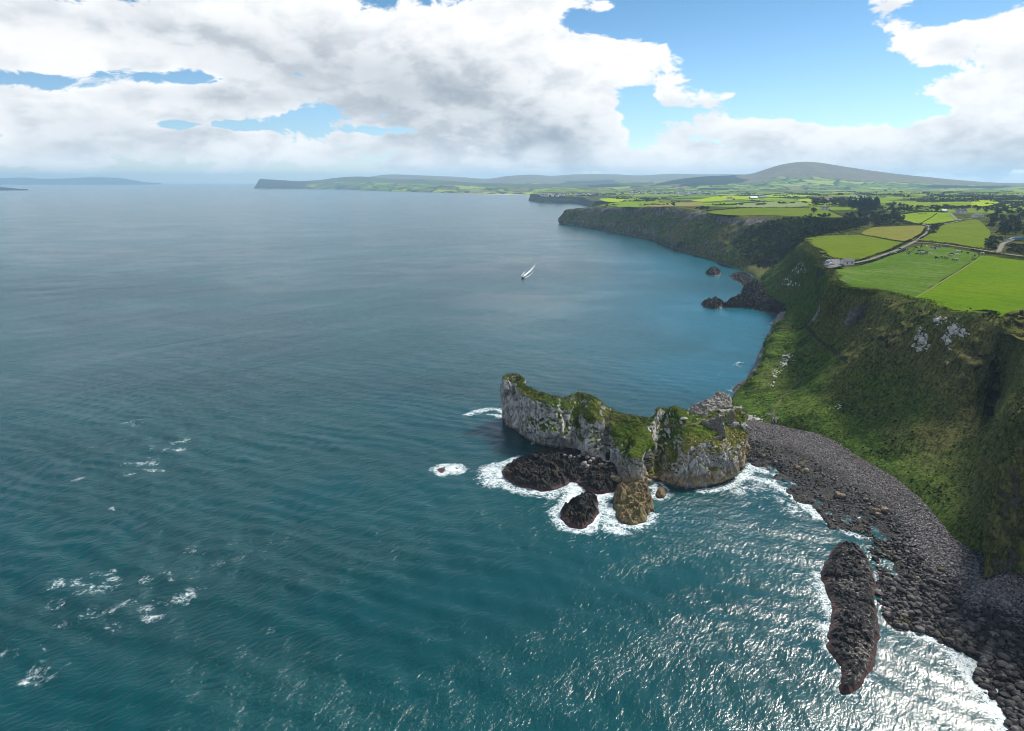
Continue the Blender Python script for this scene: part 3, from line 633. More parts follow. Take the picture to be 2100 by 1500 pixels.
for st in HD:
    b0 = at(*st[0]); row = [b0] + [at_y(u, v, b0[1] + dy) for (u, v, dy) in st[1:]]
    bk = row[-1]; bm = bk + np.array([1.5, 6.0, 0]); bm[2] = bk[2] * .55; bb = bk + np.array([3.0, 10.0, 0]); bb[2] = 0; bu = bb + np.array([1, 3, -4.0])
    fu = b0 + np.array([0, -1.5, -4.0]) if st[1][2] >= 0 else b0 + np.array([0, 1.5, -b0[2] - 3.0]); hc.append([fu] + row + [bm, bb, bu])
# close both ends
e0 = [np.array([q[0] - .6, q[1] + (2.0 if i < 5 else -1.5), q[2] * .9 - .5]) for i, q in enumerate(hc[0])]
hc = np.array([e0] + hc)
G, qs, ql = loft(hc, .42, .40)
N = gnorm(G); nf = N.reshape(-1, 3)
# normals must point out of the rock
cen = np.array([0, 0, -6.0]) + G.mean((0, 1)) * [1, 1, 0]
P = G.reshape(-1, 3); lv = np.broadcast_to(ql, G.shape[:2]).ravel(); sv = np.broadcast_to(qs[:, None], G.shape[:2]).ravel()
face = sstep(lv, .8, 1.6) * (1 - sstep(lv, 3.7, 4.5)); backf = sstep(lv, 6.0, 6.8)
turf = sstep(lv, 4.0, 4.6) * (1 - sstep(lv, 6.0, 6.6))
Pv = P * [1, 1, .38]
col_n = fbm(Pv, 7.0, 4, 111, ridged=True); med = fbm(P, 3.4, 4, 113, ridged=True); fine = fbm(P, 1.2, 3, 117); hum = fbm(P, 9, 3, 119)
lump = fbm(Pv, 15, 3, 109); crk = np.minimum(fbm(P * [1, 1, .2], 9, 3, 127, ridged=True) + .25, 0) * 4.5
bval, bedge = blocks(P * [1, 1, .55], 5.5, 421); bv2, be2 = blocks(P * [1, 1, .7], 2.1, 425)
disp = (lump * 2.2 + crk + col_n * .7 + bval * 1.25 + bv2 * .5 - .7 * sstep(.14 - bedge, 0, .14) - .3 * sstep(.15 - be2, 0, .15) + fine * .25) * (face + backf) + (hum * 1.6 + fbm(P, 2.6, 3, 121) * .75 + fine * .4 + bv2 * .25) * turf
for (s0, wd_, dep) in [(3.35, .16, 4.0), (9.05, .2, 3.0), (11.1, .14, 2.2), (13.2, .16, 2.5), (15.4, .13, 2.6), (16.55, .12, 2.0), (17.5, .10, 1.6), (6.3, .12, 1.6)]:
    disp = disp - dep * np.exp(-((sv - s0 + .10 * fbm(P, 6, 2, 141)) / wd_) ** 2) * sstep(lv, .8, 1.6) * (1 - sstep(lv, 3.9, 4.6))
endf = sstep(sv, 0.0, 1.0)
P2 = P + nf * (disp * (.25 + .75 * endf))[:, None]
G2 = P2.reshape(G.shape); N2 = gnorm(G2).reshape(-1, 3); steep = 1 - N2[:, 2]
gs = fbm(P, 5.0, 4, 131)
rock = np.clip(sstep(steep, .28, .50) * .85 + face * .22 - turf * .14 + gs * .22 + turf * .35 * sstep(fbm(P, 6.5, 4, 133), .25, .5), 0, 1)
# grass hanging over the middle of the face and grassy aprons
gr = [(at_y(1160, 850, 303), 7), (at_y(1185, 860, 294), 8), (at_y(1135, 835, 309), 6), (at_y(1290, 905, 268), 9), (at_y(1310, 905, 266), 9), (at_y(1270, 880, 276), 9), (at_y(1330, 920, 262), 9), (at_y(1300, 938, 253), 5), (at_y(1385, 940, 258), 5), (at_y(1340, 930, 264), 7), (at_y(1215, 850, 285), 6), (at_y(1255, 880, 280), 5), (at_y(1105, 835, 308), 4), (at_y(1200, 890, 287), 4)]
rock = np.clip(rock - paint(P2, gr) * np.clip(.55 + gs * .6, 0, .9), 0, 1)
rock = np.where(lv < 1.8, 1, rock)
z0 = P2[:, 2]
stain = np.clip(sstep(9.0 - z0 + 4 * gs, 0, 6), 0, 1) * sstep(sv, 9.5, 11.5) * .95 + np.clip(sstep(2.4 - z0 + gs, 0, 2), 0, 1) * .9 * (1 - sstep(sv, 9.5, 11.5))
dry = np.clip(.30 + .45 * fbm(P, 18, 3, 137) + .45 * sstep(sv, 17.2, 18.5), 0, 1)
A = np.stack([rock, rock * 0 + 1, dry, np.clip(stain, 0, 1)], 1)
HEADO = tag(obj('headland', grid_mesh('headland', G2, M_HEAD, {'mat': A})), 'white limestone headland capped with grass reaching into the sea', kind='structure')

# ------------------------------------------------------------------ rocks standing in the water, by their outline at sea level
ROCKS = {}
def rock_isle(name, px, hgt, rim, M, label, seed, res=.45, jag=.8, rough=1.0, z0=0., peaks=None, cat='rock', group=None, base=0., below=2.5):
    rough = rough * 1.25
    L = smooth_poly(polypx(px, z0), 8); c = L.mean(0)
    L3 = np.c_[L, L[:, :1] * 0]; L = L + np.stack([fbm(L3, 4, 3, seed), fbm(L3, 4, 3, seed + 1)], 1) * jag
    lo = L.min(0) - 3; hi = L.max(0) + 3
    xs = np.arange(lo[0], hi[0], res); ys = np.arange(lo[1], hi[1], res); X, Y = np.meshgrid(xs, ys, indexing='ij'); q = np.stack([X.ravel(), Y.ravel()], 1)
    d = seg_dist(q, L, True) * np.where(inside(q, L), 1, -1); q3 = np.c_[q, q[:, :1] * 0]
    z = np.where(d > 0, hgt * (1 - np.exp(-np.maximum(d, 0) / rim)), d * 1.4)
    for (u, v, hz, r) in (peaks or []):
        pc = at(u, v, hz * .6)[:2]; z = z + np.where(d > 0, 1, 0) * hz * np.exp(-(((q - pc) ** 2).sum(1)) / r ** 2) * sstep(d, 0, 1.5)
    dm = np.clip(d, 0, 2) / 2
    bv, be = blocks(q3, 4.2, seed + 31); bv2, be2 = blocks(q3, 1.7, seed + 35)
    z = z + (bv * .75 + bv2 * .42 - .35 * sstep(.12 - be, 0, .12) - .2 * sstep(.14 - be2, 0, .14)) * rough * dm * min(1.3, .4 + hgt / 4)
    z = z + (fbm(q3, 5, 4, seed + 5, ridged=True) * .5 * rough + fbm(q3, 1.6, 4, seed + 9, ridged=True) * .3 * rough + fbm(q3, .8, 2, seed + 12) * .2 * rough) * (.25 + .75 * dm) * min(1.6, .5 + hgt / 4)
    j = np.stack([fbm(q3, 2, 3, seed + 15), fbm(q3, 2, 3, seed + 16)], 1) * .45 * rough
    V = np.c_[q + j, z + base]; G = V.reshape(*X.shape, 3)
    k = (d > -below).reshape(X.shape); cell = k[:-1, :-1] | k[1:, :-1] | k[:-1, 1:] | k[1:, 1:]
    me = grid_mesh(name, G, M, mask=cell); me.polygons.foreach_set('use_smooth', np.zeros(len(me.polygons), bool))
    bm = bmesh.new(); bm.from_mesh(me); bmesh.ops.delete(bm, geom=[v for v in bm.verts if not v.link_faces], context='VERTS'); bm.to_mesh(me); bm.free()
    o = obj(name, me); ROCKS[name + str(seed)] = (L, o)
    return tag(o, label, cat, group)
rock_isle('skerry', [(1030, 972), (1040, 958), (1062, 948), (1090, 942), (1105, 932), (1120, 927), (1150, 928), (1175, 931), (1200, 935), (1240, 938), (1262, 950), (1270, 975), (1266, 995), (1256, 1008), (1232, 1014), (1205, 1008), (1190, 997), (1172, 990), (1150, 1001), (1120, 1007), (1085, 1003), (1058, 998), (1042, 988)],
          1.9, .8, M_SKERRY, 'wide flat dark skerry below the white headland', 201, peaks=[(1125, 950, 1.0, 9), (1080, 975, .8, 9), (1230, 975, .9, 10)], rough=1.5)
rock_isle('sea_rock', [(1148, 1058), (1152, 1045), (1165, 1036), (1178, 1026), (1195, 1017), (1212, 1017), (1226, 1027), (1227, 1045), (1222, 1062), (1210, 1075), (1194, 1085), (1176, 1082), (1158, 1072)],
          2.6, 1.1, M_SKERRY, 'dark rounded sea rock ringed with white foam', 211, peaks=[(1195, 1035, 1.3, 5)], rough=1.5)
rock_isle('lichen_rock', [(1262, 1058), (1268, 1042), (1278, 1030), (1280, 1012), (1290, 1000), (1310, 998), (1326, 1006), (1336, 1026), (1342, 1046), (1330, 1058), (1322, 1070), (1300, 1077), (1276, 1072)],
          2.6, 1.0, M_YELLOW, 'yellow lichen-covered rock at the foot of the headland', 221, peaks=[(1306, 1010, 4.0, 5)], rough=1.3)
rock_isle('lichen_crag', [(1257, 1040), (1260, 1022), (1268, 1010), (1285, 1003), (1312, 1003), (1322, 1010), (1318, 1022), (1300, 1027), (1282, 1045), (1266, 1050)],
          2.6, 1.0, M_YELLOW, 'rusty crag joining the lichen rock to the cliff', 231, peaks=[(1270, 1014, 3.6, 4)])
rock_isle('round_sea_rock', [(1345, 1014), (1350, 1003), (1360, 1002), (1367, 1010), (1362, 1020), (1350, 1021)], 2.0, 1.0, M_YELLOW, 'small rounded olive rock in the foaming cleft', 241, res=.3, jag=.2, rough=.5)
rock_isle('long_reef', [(1700, 1140), (1712, 1122), (1735, 1116), (1762, 1122), (1780, 1148), (1792, 1180), (1796, 1230), (1800, 1290), (1799, 1330), (1785, 1375), (1765, 1412), (1742, 1424), (1725, 1418), (1724, 1385), (1716, 1355), (1698, 1330), (1700, 1290), (1705, 1245), (1690, 1205), (1684, 1175)],
          2.3, 1.3, M_LONG, 'long narrow dark reef with pale barnacle crust', 251, peaks=[(1745, 1145, .9, 5), (1760, 1200, .5, 8)], rough=.75)
rock_isle('awash_rock', [(896, 965), (903, 957), (915, 955), (918, 966), (908, 972)], .25, 1.0, M_SKERRY, 'rock just awash in a ring of foam, the more westerly one', 261, res=.35, jag=.9, rough=1.0, base=-.38)
rock_isle('awash_rock', [(920, 964), (927, 956), (940, 956), (945, 964), (935, 971)], .25, 1.0, M_SKERRY, 'rock just awash in a ring of foam, the one closer to the headland', 263, res=.35, jag=.9, rough=1.0, base=-.38)
ROCKS['awash_rock263'][1]['label'] = 'foam-ringed rock barely awash, on the side nearer the headland'; ROCKS['awash_rock261'][1]['label'] = 'foam-ringed rock barely awash, on the open-sea side'
rock_isle('sea_stack', [(1447, 562), (1452, 555), (1465, 553), (1478, 557), (1476, 565), (1460, 566)], 4.5, 3, M_SKERRY, 'dark sea stack with a grassy top in the far cove', 271, res=1.0, jag=1.0, peaks=[(1458, 558, 4, 5)])
rock_isle('rock_spit', [(1478, 628), (1500, 620), (1530, 612), (1570, 612), (1612, 622), (1625, 640), (1600, 646), (1560, 638), (1520, 632), (1490, 632)], 7.5, 5, M_SKERRY, 'black basalt spit running out from the grassy spur', 281, res=.9, jag=1.5, rough=1.6)
rock_isle('spit_islet', [(1438, 624), (1455, 618), (1478, 619), (1488, 628), (1470, 634), (1450, 632)], 4, 3, M_SKERRY, 'low black rock off the end of the basalt spit', 291, res=.8, jag=1.2, rough=1.3)
rock_isle('cove_rocks', [(1496, 566), (1512, 560), (1535, 564), (1550, 575), (1546, 590), (1530, 596), (1522, 584), (1505, 574)], 1.6, 3, M_SKERRY, 'broken dark shore rocks in the far cove', 295, res=.9, jag=2.5, rough=1.4)
rock_isle('cove_crag', [(1520, 602), (1535, 588), (1560, 590), (1580, 604), (1565, 614), (1540, 612)], 9, 4, M_SKERRY, 'dark crag at the foot of the far grassy slope', 297, res=.9, jag=1.6, rough=1.5)
rock_isle('neck_mound', [(1440, 856), (1475, 846), (1515, 838), (1560, 842), (1590, 862), (1560, 885), (1535, 905), (1505, 915), (1478, 905), (1450, 880)], 4.2, 3.5, M_HEAD, 'low neck of grass and rubble between headland and bay', 299, res=.45, jag=1.0, rough=.55)
ROCKS['neck_mound299'][1]['kind'] = 'structure'
_m = ROCKS['neck_mound299'][1].data; _c = np.zeros(len(_m.vertices) * 3, np.float32); _m.vertices.foreach_get('co', _c); _c = _c.reshape(-1, 3)
_r = np.clip(.35 + .8 * fbm(_c, 5, 4, 301) + sstep(1.8 - _c[:, 2], 0, 1.5), 0, 1)
_a = _m.attributes.new('mat', 'FLOAT_COLOR', 'POINT'); _a.data.foreach_set('color', np.stack([_r, _r * 0 + 1, _r * 0 + .4, sstep(2 - _c[:, 2], 0, 2) * .6], 1).astype(np.float32).ravel())
rock_isle('chalk_spine', [(1410, 842), (1425, 834), (1445, 826), (1462, 815), (1480, 810), (1492, 815), (1502, 826), (1498, 844), (1480, 854), (1450, 852), (1425, 850)], 2.2, 1.2, M_PALE, 'pale limestone ridge behind the ruined castle', 305, res=.5, jag=1.0, rough=1.3, peaks=[(1476, 814, .8, 4), (1450, 832, .5, 5)])
rock_isle('shore_rock', [(1500, 800), (1510, 792), (1522, 790), (1532, 795), (1525, 803), (1508, 806)], 3, 1.5, M_PALE, 'pale block of rock at the chalk shore', 307, res=.4, jag=.5)
rock_isle('shore_rock', [(1536, 786), (1545, 780), (1558, 782), (1560, 792), (1546, 796)], 4, 1.5, M_PALE, 'grey pointed rock above the chalk shore path', 309, res=.4, jag=.4, base=4)
rock_isle('chalk_crag', [(1532, 780), (1544, 762), (1556, 738), (1566, 714), (1575, 698), (1588, 694), (1590, 716), (1582, 745), (1572, 768), (1556, 786)], 9, 3.5, M_PALE, 'tall pale chalk crag along the shore below the spur', 313, res=.5, jag=1.2, rough=1.3, peaks=[(1572, 705, 5, 8), (1560, 740, 3, 7)])
rock_isle('chalk_islet', [(1583, 672), (1592, 655), (1606, 648), (1622, 652), (1628, 668), (1610, 676), (1594, 678)], 9, 4, M_PALE, 'pale chalk crag where the spur meets the sea', 311, res=.6, jag=1.0, rough=1.2)

# ------------------------------------------------------------------ boulder beach
BEACH = [  # toe of the grass, waterline
    [(1530, 872), (1531, 942)], [(1600, 878), (1572, 970)], [(1690, 898), (1642, 1032)], [(1760, 942), (1702, 1078)], [(1830, 982), (1765, 1104)],
    [(1880, 1022), (1797, 1140)], [(1920, 1064), (1803, 1215)], [(1952, 1102), (1838, 1275)], [(1992, 1128), (1895, 1290)], [(2016, 1190), (1958, 1322)],
    [(2058, 1180), (2012, 1345)], [(2110, 1186), (2012, 1400)], [(2190, 1190), (2070, 1450)], [(2280, 1230), (2082, 1530)], [(2380, 1270), (2150, 1640)]]
bc = []
for bi, (a, wv) in enumerate(BEACH):
    A0 = at(*a, 4.2); W0 = at(*wv, 0.0); d = A0 - W0; d[2] = 0; d /= np.linalg.norm(d)
    bk = A0 + d * (6 if bi < 11 else 40) + np.array([0, 0, .6]); m1 = W0 + (A0 - W0) * .62; m1[2] = 2.4; m2 = W0 + (A0 - W0) * .30; m2[2] = .9
    bc.append([bk, A0, m1, m2, W0, W0 - d * 9 + np.array([0, 0, -1.4])])
for ex in ((60, -15), (180, -25), (420, -20)): bc.append([q + np.array([ex[0], ex[1], 0.0]) for q in bc[len(BEACH) - 1]])
G, bqs, bql = loft(np.array(bc), .8, .6)
P = G.reshape(-1, 3); lv = np.broadcast_to(bql, G.shape[:2]).ravel()
bsv = np.broadcast_to(bqs[:, None], G.shape[:2]).ravel(); P2 = P.copy(); P2[:, 2] += (fbm(P, 9, 4, 151) * .9 * sstep(lv, 1.5, 2.6) - 1.0 * sstep(fbm(P, 11, 3, 171), .24, .42) * sstep(lv, 2.7, 3.3) * (1 - sstep(bsv, 9.0, 10.5)) + fbm(P, 2, 3, 153) * .3)
BG = P2.reshape(G.shape)
m, n, b = mat('shingle', .85, .3); M_SHINGLE = m
p = n.pos(); a = n.attr('mat'); r = n.sepc(a)[0]
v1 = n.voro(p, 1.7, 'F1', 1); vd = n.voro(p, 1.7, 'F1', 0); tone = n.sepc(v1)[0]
up = n.mix(tone, (.085, .078, .080), (.24, .215, .21)); up = n.mix(n.ss(n.noise(p, .12, 4, .6), .4, .62), up, n.mix(tone, (.10, .07, .065), (.20, .155, .14)))
lo_ = n.mix(tone, (.010, .010, .011), (.05, .046, .045)); lo_ = n.mix(n.ss(n.noise(p, .09, 4, .6), .52, .62), lo_, (.11, .085, .038))
c = n.mix(n.ss(n.math('ADD', r, n.math('MULTIPLY', n.math('SUBTRACT', n.noise(p, .2, 4, .6), .5), .5)), .40, .62), up, lo_)
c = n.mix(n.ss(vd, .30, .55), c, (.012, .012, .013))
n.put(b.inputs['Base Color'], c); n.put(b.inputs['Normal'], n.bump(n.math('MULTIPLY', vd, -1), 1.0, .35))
A = np.stack([sstep(lv, 1.3, 2.5), lv * 0, lv * 0, lv * 0], 1)
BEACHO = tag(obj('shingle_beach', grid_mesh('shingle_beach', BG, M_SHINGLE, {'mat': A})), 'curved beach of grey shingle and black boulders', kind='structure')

# boulders: a few shapes shared by all
def boulder_mesh(name, seed, M, sub=2, flat=.75):
    bm = bmesh.new(); bmesh.ops.create_icosphere(bm, subdivisions=sub, radius=1.0)
    co = np.array([v.co[:] for v in bm.verts]); k = 1 + fbm(co + seed * 3.1, 1.1, 2, seed) * .42
    co = co * k[:, None] * np.array([1, .8 + .15 * math.sin(seed), flat])
    # flatten a few faces to give a broken, angular stone
    rr = np.random.default_rng(seed)
    for _ in range(5):
        d = rr.normal(size=3); d /= np.linalg.norm(d); s = co @ d; lim = .72 + rr.random() * .15
        co = co - np.maximum(s - lim, 0)[:, None] * d
    for v, q in zip(bm.verts, co): v.co = q
    me = bpy.data.meshes.new(name); bm.to_mesh(me); bm.free(); me.materials.append(M); return me
m, n, b = mat('basalt_boulder', .7, .25); M_BOULD = m
oi = n.new('ShaderNodeObjectInfo').outputs['Random']; p = n.pos(); tint = n.sepc(n.attr('mat'))[0]
rn = n.math('FRACT', n.math('ADD', oi, tint)); c = n.ramp(rn, [(0, (.010, .010, .012)), (.4, (.028, .026, .028)), (.7, (.060, .054, .055)), (.9, (.11, .098, .092)), (1, (.17, .15, .13))])
c = n.mix(n.ss(n.noise(p, 2.5, 4, .7), .45, .7, 0, .6), c, (.018, .016, .016)); c = n.mix(n.ss(n.noise(p, .14, 4, .6), .57, .66, 0, .8), c, (.055, .048, .02))
pz = n.sep(p)[2]; c = n.mix(n.ss(pz, .7, .1), c, (.030, .016, .016))
n.put(b.inputs['Base Color'], c); n.put(b.inputs['Normal'], n.bump(n.noise(p, 3.0, 4, .7), .5, .15))
m, n, b = mat('grey_cobble', .75, .3); M_COBB = m
p = n.pos(); tint = n.sepc(n.attr('mat'))[0]; c = n.ramp(tint, [(0, (.045, .042, .045)), (.5, (.12, .11, .112)), (.85, (.21, .185, .185)), (1, (.32, .28, .27))])
n.put(b.inputs['Base Color'], c)
BV = [boulder_mesh('boulder', s, M_BOULD, 2) for s in (1, 2, 3, 4, 5)]
BVL = [boulder_mesh('boulder_small', s, M_BOULD, 1) for s in (11, 12, 13, 14)]
ico = bmesh.new(); bmesh.ops.create_icosphere(ico, subdivisions=1, radius=1.0); IV = np.array([v.co[:] for v in ico.verts]); IF = np.array([[v.index for v in f.verts] for f in ico.faces]); ico.free()

def beach_pt(s, l):
    i = np.interp(s, bqs, np.arange(len(bqs))); j = np.interp(l, bql, np.arange(len(bql)))
    i0 = np.clip(i.astype(int), 0, BG.shape[0] - 2); j0 = np.clip(j.astype(int), 0, BG.shape[1] - 2); fi = (i - i0)[:, None]; fj = (j - j0)[:, None]
    return (BG[i0, j0] * (1 - fi) + BG[i0 + 1, j0] * fi) * (1 - fj) + (BG[i0, j0 + 1] * (1 - fi) + BG[i0 + 1, j0 + 1] * fi) * fj
def stone_cloud(name, P, sz, M, label, flat=.7, kind='stuff'):
    n = len(P); rr = np.random.default_rng(n); ang = rr.random(n) * 6.28; ca, sa = np.cos(ang), np.sin(ang)
    sh = 1 + .35 * rr.normal(size=(n, len(IV))) * .6; V = IV[None] * np.clip(sh, .55, 1.4)[..., None]
    V = V * (sz[:, None, None] * np.stack([.8 + .5 * rr.random(n), .7 + .3 * rr.random(n), flat + .25 * rr.random(n)], 1)[:, None, :])
    x = V[..., 0] * ca[:, None] - V[..., 1] * sa[:, None]; y = V[..., 0] * sa[:, None] + V[..., 1] * ca[:, None]
    W = np.stack([x, y, V[..., 2]], -1) + P[:, None, :]; Fq = (IF[None] + (np.arange(n) * len(IV))[:, None, None]).reshape(-1, 3)
    t = np.repeat(rr.random(n), len(IV)); me = mesh_np(name, W, Fq, M, {'mat': np.stack([t, t, t, t], 1)}, smooth=False)
    return tag(obj(name, me), label, kind=kind)
NB = 7600
s = rng.random(NB) * (len(BEACH) - 1.05); l = 2.0 + rng.beta(1.6, 1.2, NB) * 2.3
wst = 1 - .45 * (s < 3.2) * (rng.random(NB) < .8); keepb = rng.random(NB) < np.where((s < 4) & (l > 3.4), .35, 1.0); tp = beach_pt(s, l); keepb &= ~((fbm(tp, 11, 3, 171) > .30) & (l > 2.7) & (s < 9.8))
Pb = beach_pt(s, l); sz = (.26 + .95 * rng.beta(1.1, 4.2, NB)) * np.where(s > 5, 1.2, .85)
Pb = Pb[keepb]; sz = sz[keepb]; Pb[:, 2] += sz * .25
order = np.argsort(-sz * 1000 / np.linalg.norm(Pb - [0, 0, H], axis=1)); big_i = order[:280]; rest = order[280:]
stone_cloud('boulders', Pb[rest], sz[rest], M_BOULD, 'mass of smaller black boulders over the lower beach')
for k, i in enumerate(big_i):
    o = obj('boulder', BV[k % 5]); o.location = Pb[i] + [0, 0, .1]; q = sz[i] * 1.3; o.scale = (q, q, q * random.uniform(.8, 1.05)); o.rotation_euler = (random.uniform(-.25, .25), random.uniform(-.25, .25), random.uniform(0, 6.28))
    tag(o, 'large black basalt boulder on the lower part of the beach', 'boulder', 'basalt boulders strewn over the beach')
NC = 9000
s = rng.random(NC) * (len(BEACH) - 1.05); l = 1.02 + rng.beta(1.2, 1.3, NC) * 1.35; Pc = beach_pt(s, l); szc = .20 + .30 * rng.beta(1.2, 3, NC)
szc = szc * np.where(s > 5, 1.25, 1.0)
stone_cloud('cobbles', Pc, szc, M_COBB, 'grey cobbles of the upper beach below the grass')
# pale fallen blocks under the white cliff
for k, (u, v, r_) in enumerate([(1196, 932, 1.3), (1206, 927, 1.5), (1214, 934, 1.6), (1221, 927, 1.2), (1205, 938, 1.2), (1216, 942, 1.3), (1224, 938, 1.1), (1158, 934, 1.0), (1169, 938, 1.3), (1178, 938, .8), (1188, 936, .9), (1210, 946, 1.0)]):
    o = obj('boulder', boulder_mesh('pale_boulder', 60 + k, M_PALE, 2)); p_ = at(u, v, 3.6); o.location = p_ + np.array([0, 0, .0]); o.scale = (r_, r_, r_); o.rotation_euler = (0, 0, k * 1.3)
    tag(o, 'pale limestone block fallen at the foot of the white cliff', 'boulder', 'fallen limestone blocks under the cliff')
def crag(name, u, v, z, r_, n_, M, label, seed, spread=1.0, cat='rock'):
    rr = np.random.default_rng(seed); c = at(u, v, z); bm = bmesh.new()
    for k in range(n_):
        src = boulder_mesh('tmp', seed * 7 + k, M, 2); t = bmesh.new(); t.from_mesh(src); s_ = r_ * (.5 + .5 * rr.random())
        off = Vector((rr.normal() * r_ * spread, rr.normal() * r_ * spread * .8, rr.normal() * r_ * .15)); 
        bmesh.ops.transform(t, matrix=Matrix.Translation(off) @ Euler((rr.normal() * .4, rr.normal() * .4, rr.random() * 6)).to_matrix().to_4x4() @ Matrix.Scale(s_, 4), verts=t.verts)
        tm = bpy.data.meshes.new('t'); t.to_mesh(tm); t.free(); bm.from_mesh(tm); bpy.data.meshes.remove(tm); bpy.data.meshes.remove(src)
    me = bpy.data.meshes.new(name); bm.to_mesh(me); bm.free(); me.materials.append(M); o = obj(name, me, None, c); return tag(o, label, cat)
crag('tan_crag', 1240, 985 - 30, 3.2, 1.6, 4, M_TAN, 'tan broken rock lying on the dark skerry', 5, .6)
crag('tan_crag', 1195, 953, 3.6, 1.7, 5, M_PALE, 'pale broken rock in the middle of the dark skerry', 6, .6)
crag('tan_crag', 1263, 980, 3.2, 1.6, 6, M_TAN, 'rusty tan blocks piled between skerry and cliff', 7, .8)
crag('beach_rock', 1808, 1050, 1.8, 2.0, 7, M_TAN, 'pinkish pale rock mass amid the black boulders', 8, .9)
crag('beach_rock', 1650, 965, 1.4, 1.5, 4, M_TAN, 'tan rock by the tidal pool on the beach', 9, .8)
crag('beach_rock', 1725, 1015, 1.8, 1.5, 4, M_TAN, 'brown low rock halfway along the boulder beach', 10, .9)
crag('beach_rock', 1563, 935, 1.5, 1.2, 4, M_TAN, 'ochre rock next to the end of the headland', 11, .8)
# ------------------------------------------------------------------ the sea
def grow(start, step, stop, f):
    out = []; x = start; s = step
    while x < stop: s *= f; x += s; out.append(x)
    return out
R1 = grow(330, 1.1, 26000, 1.06); L1 = [-x for x in grow(260, 1.1, 26000, 1.06)][::-1]
xs = np.array(L1 + list(np.arange(-260, 330.1, 1.1)) + R1); ys = np.array([-3000, -800, -200, -60, 20] + list(np.arange(60, 432, 1.1)) + grow(432, 1.1, 28000, 1.03))
X, Y = np.meshgrid(xs, ys, indexing='ij'); q = np.stack([X.ravel(), Y.ravel()], 1); q3 = np.c_[q, q[:, :1] * 0]
near = (q[:, 0] > -300) & (q[:, 0] < 420) & (q[:, 1] > 60) & (q[:, 1] < 620)
foam = np.zeros(len(q)); qn = q[near]
def blob(c, rx, ry, ang=0):
    d = q - c; ca, sa = math.cos(ang), math.sin(ang); a = d[:, 0] * ca + d[:, 1] * sa; b_ = -d[:, 0] * sa + d[:, 1] * ca
    return np.exp(-((a / rx) ** 2 + (b_ / ry) ** 2))
def ring(key, width, amp, side=None):
    L, o = ROCKS[key]; f = np.zeros(len(qn)); k_ = ((qn > L.min(0) - width * 3.2) & (qn < L.max(0) + width * 3.2)).all(1); qq = qn[k_]
    d = seg_dist(qq, L[::2], True); d = np.where(inside(qq, L), 0, d); f[k_] = np.exp(-(d / width) ** 1.6) * amp
    if side is not None:
        c = L.mean(0); dd = qn - c; dd /= np.linalg.norm(dd, axis=1, keepdims=True) + 1e-6; f *= np.clip(.30 + .9 * (dd @ np.array(side)), .12, 1)
    return f
fn = np.zeros(len(qn))
for key, wd, amp, side in [('skerry201', 4.5, 1.0, (-.45, -.9)), ('sea_rock211', 4.2, 1.15, None), ('lichen_rock221', 4.0, 1.1, (-.5, -.7)), ('round_sea_rock241', 2.4, .8, None), ('long_reef251', 3.0, .55, (-1, 0)),
                           ('awash_rock261', 2.6, 1.0, None), ('awash_rock263', 2.6, 1.0, None), ('spit_islet291', 4, .4, None), ('sea_stack271', 4, .4, None), ('rock_spit281', 4, .35, None), ('cove_rocks295', 5, .5, None), ('chalk_islet311', 4, .4, None), ('shore_rock307', 3, .5, None)]:
    fn = np.maximum(fn, ring(key, wd, amp, side))
def pline(px, width, amp, z=0):
    L = polypx(px, z); f = np.zeros(len(qn)); k_ = ((qn > L.min(0) - width * 3.2) & (qn < L.max(0) + width * 3.2)).all(1); f[k_] = np.exp(-(seg_dist(qn[k_], L) / width) ** 1.6) * amp; return f
for px, wd, amp in [([(1185, 1000), (1200, 1012), (1230, 1020), (1258, 1005)], 4.5, 1.15), ([(1170, 992), (1178, 1012), (1160, 1030)], 3.5, 1.2), ([(1232, 1022), (1250, 1040), (1236, 1075)], 2.6, .75), ([(1252, 1040), (1250, 1085), (1275, 1090)], 3.6, 1.05), ([(1275, 1085), (1320, 1075), (1345, 1055)], 2.2, .8),
                    ([(1000, 975), (1015, 960), (1030, 985), (1012, 990)], 5.0, 1.15), ([(1030, 955), (1060, 942), (1075, 945)], 3.6, 1.1), ([(1040, 1000), (1090, 1012), (1140, 1012)], 3.0, .85), ([(1075, 1015), (1110, 1022), (1150, 1020)], 2.0, .55),
                    ([(960, 850), (985, 842), (1010, 838), (1030, 845)], 3.2, .85), ([(1000, 850), (1020, 852), (1030, 858)], 2.2, .9), ([(1090, 910), (1110, 906), (1150, 914)], 1.6, .7), ([(1340, 1000), (1352, 992), (1368, 1005)], 1.8, .9), ([(1320, 1030), (1345, 1005)], 1.5, .8),
                    ([(1440, 1008), (1490, 1000), (1530, 972), (1545, 955)], 2.6, 1.0), ([(1530, 978), (1580, 988), (1630, 1020), (1680, 1062)], 2.8, .95), ([(1545, 955), (1575, 972)], 3.5, .75), ([(1500, 1010), (1560, 1000), (1640, 1050)], 6, .42), ([(1680, 1062), (1730, 1090), (1770, 1105)], 2.4, .6),
                    ([(1680, 1180), (1690, 1225), (1702, 1260)], 3.6, .7), ([(1850, 1290), (1900, 1305), (1955, 1335)], 2.6, .6), ([(1960, 1345), (2010, 1360), (2005, 1400), (2050, 1450), (2070, 1500)], 3.4, .95), ([(2020, 1420), (2040, 1470), (2050, 1540)], 4, .6), ([(1935, 1330), (1980, 1370)], 3, .6), ([(1800, 1165), (1795, 1200)], 1.5, .6)]:
    fn = np.maximum(fn, pline(px, wd, amp))
foam[near] = fn
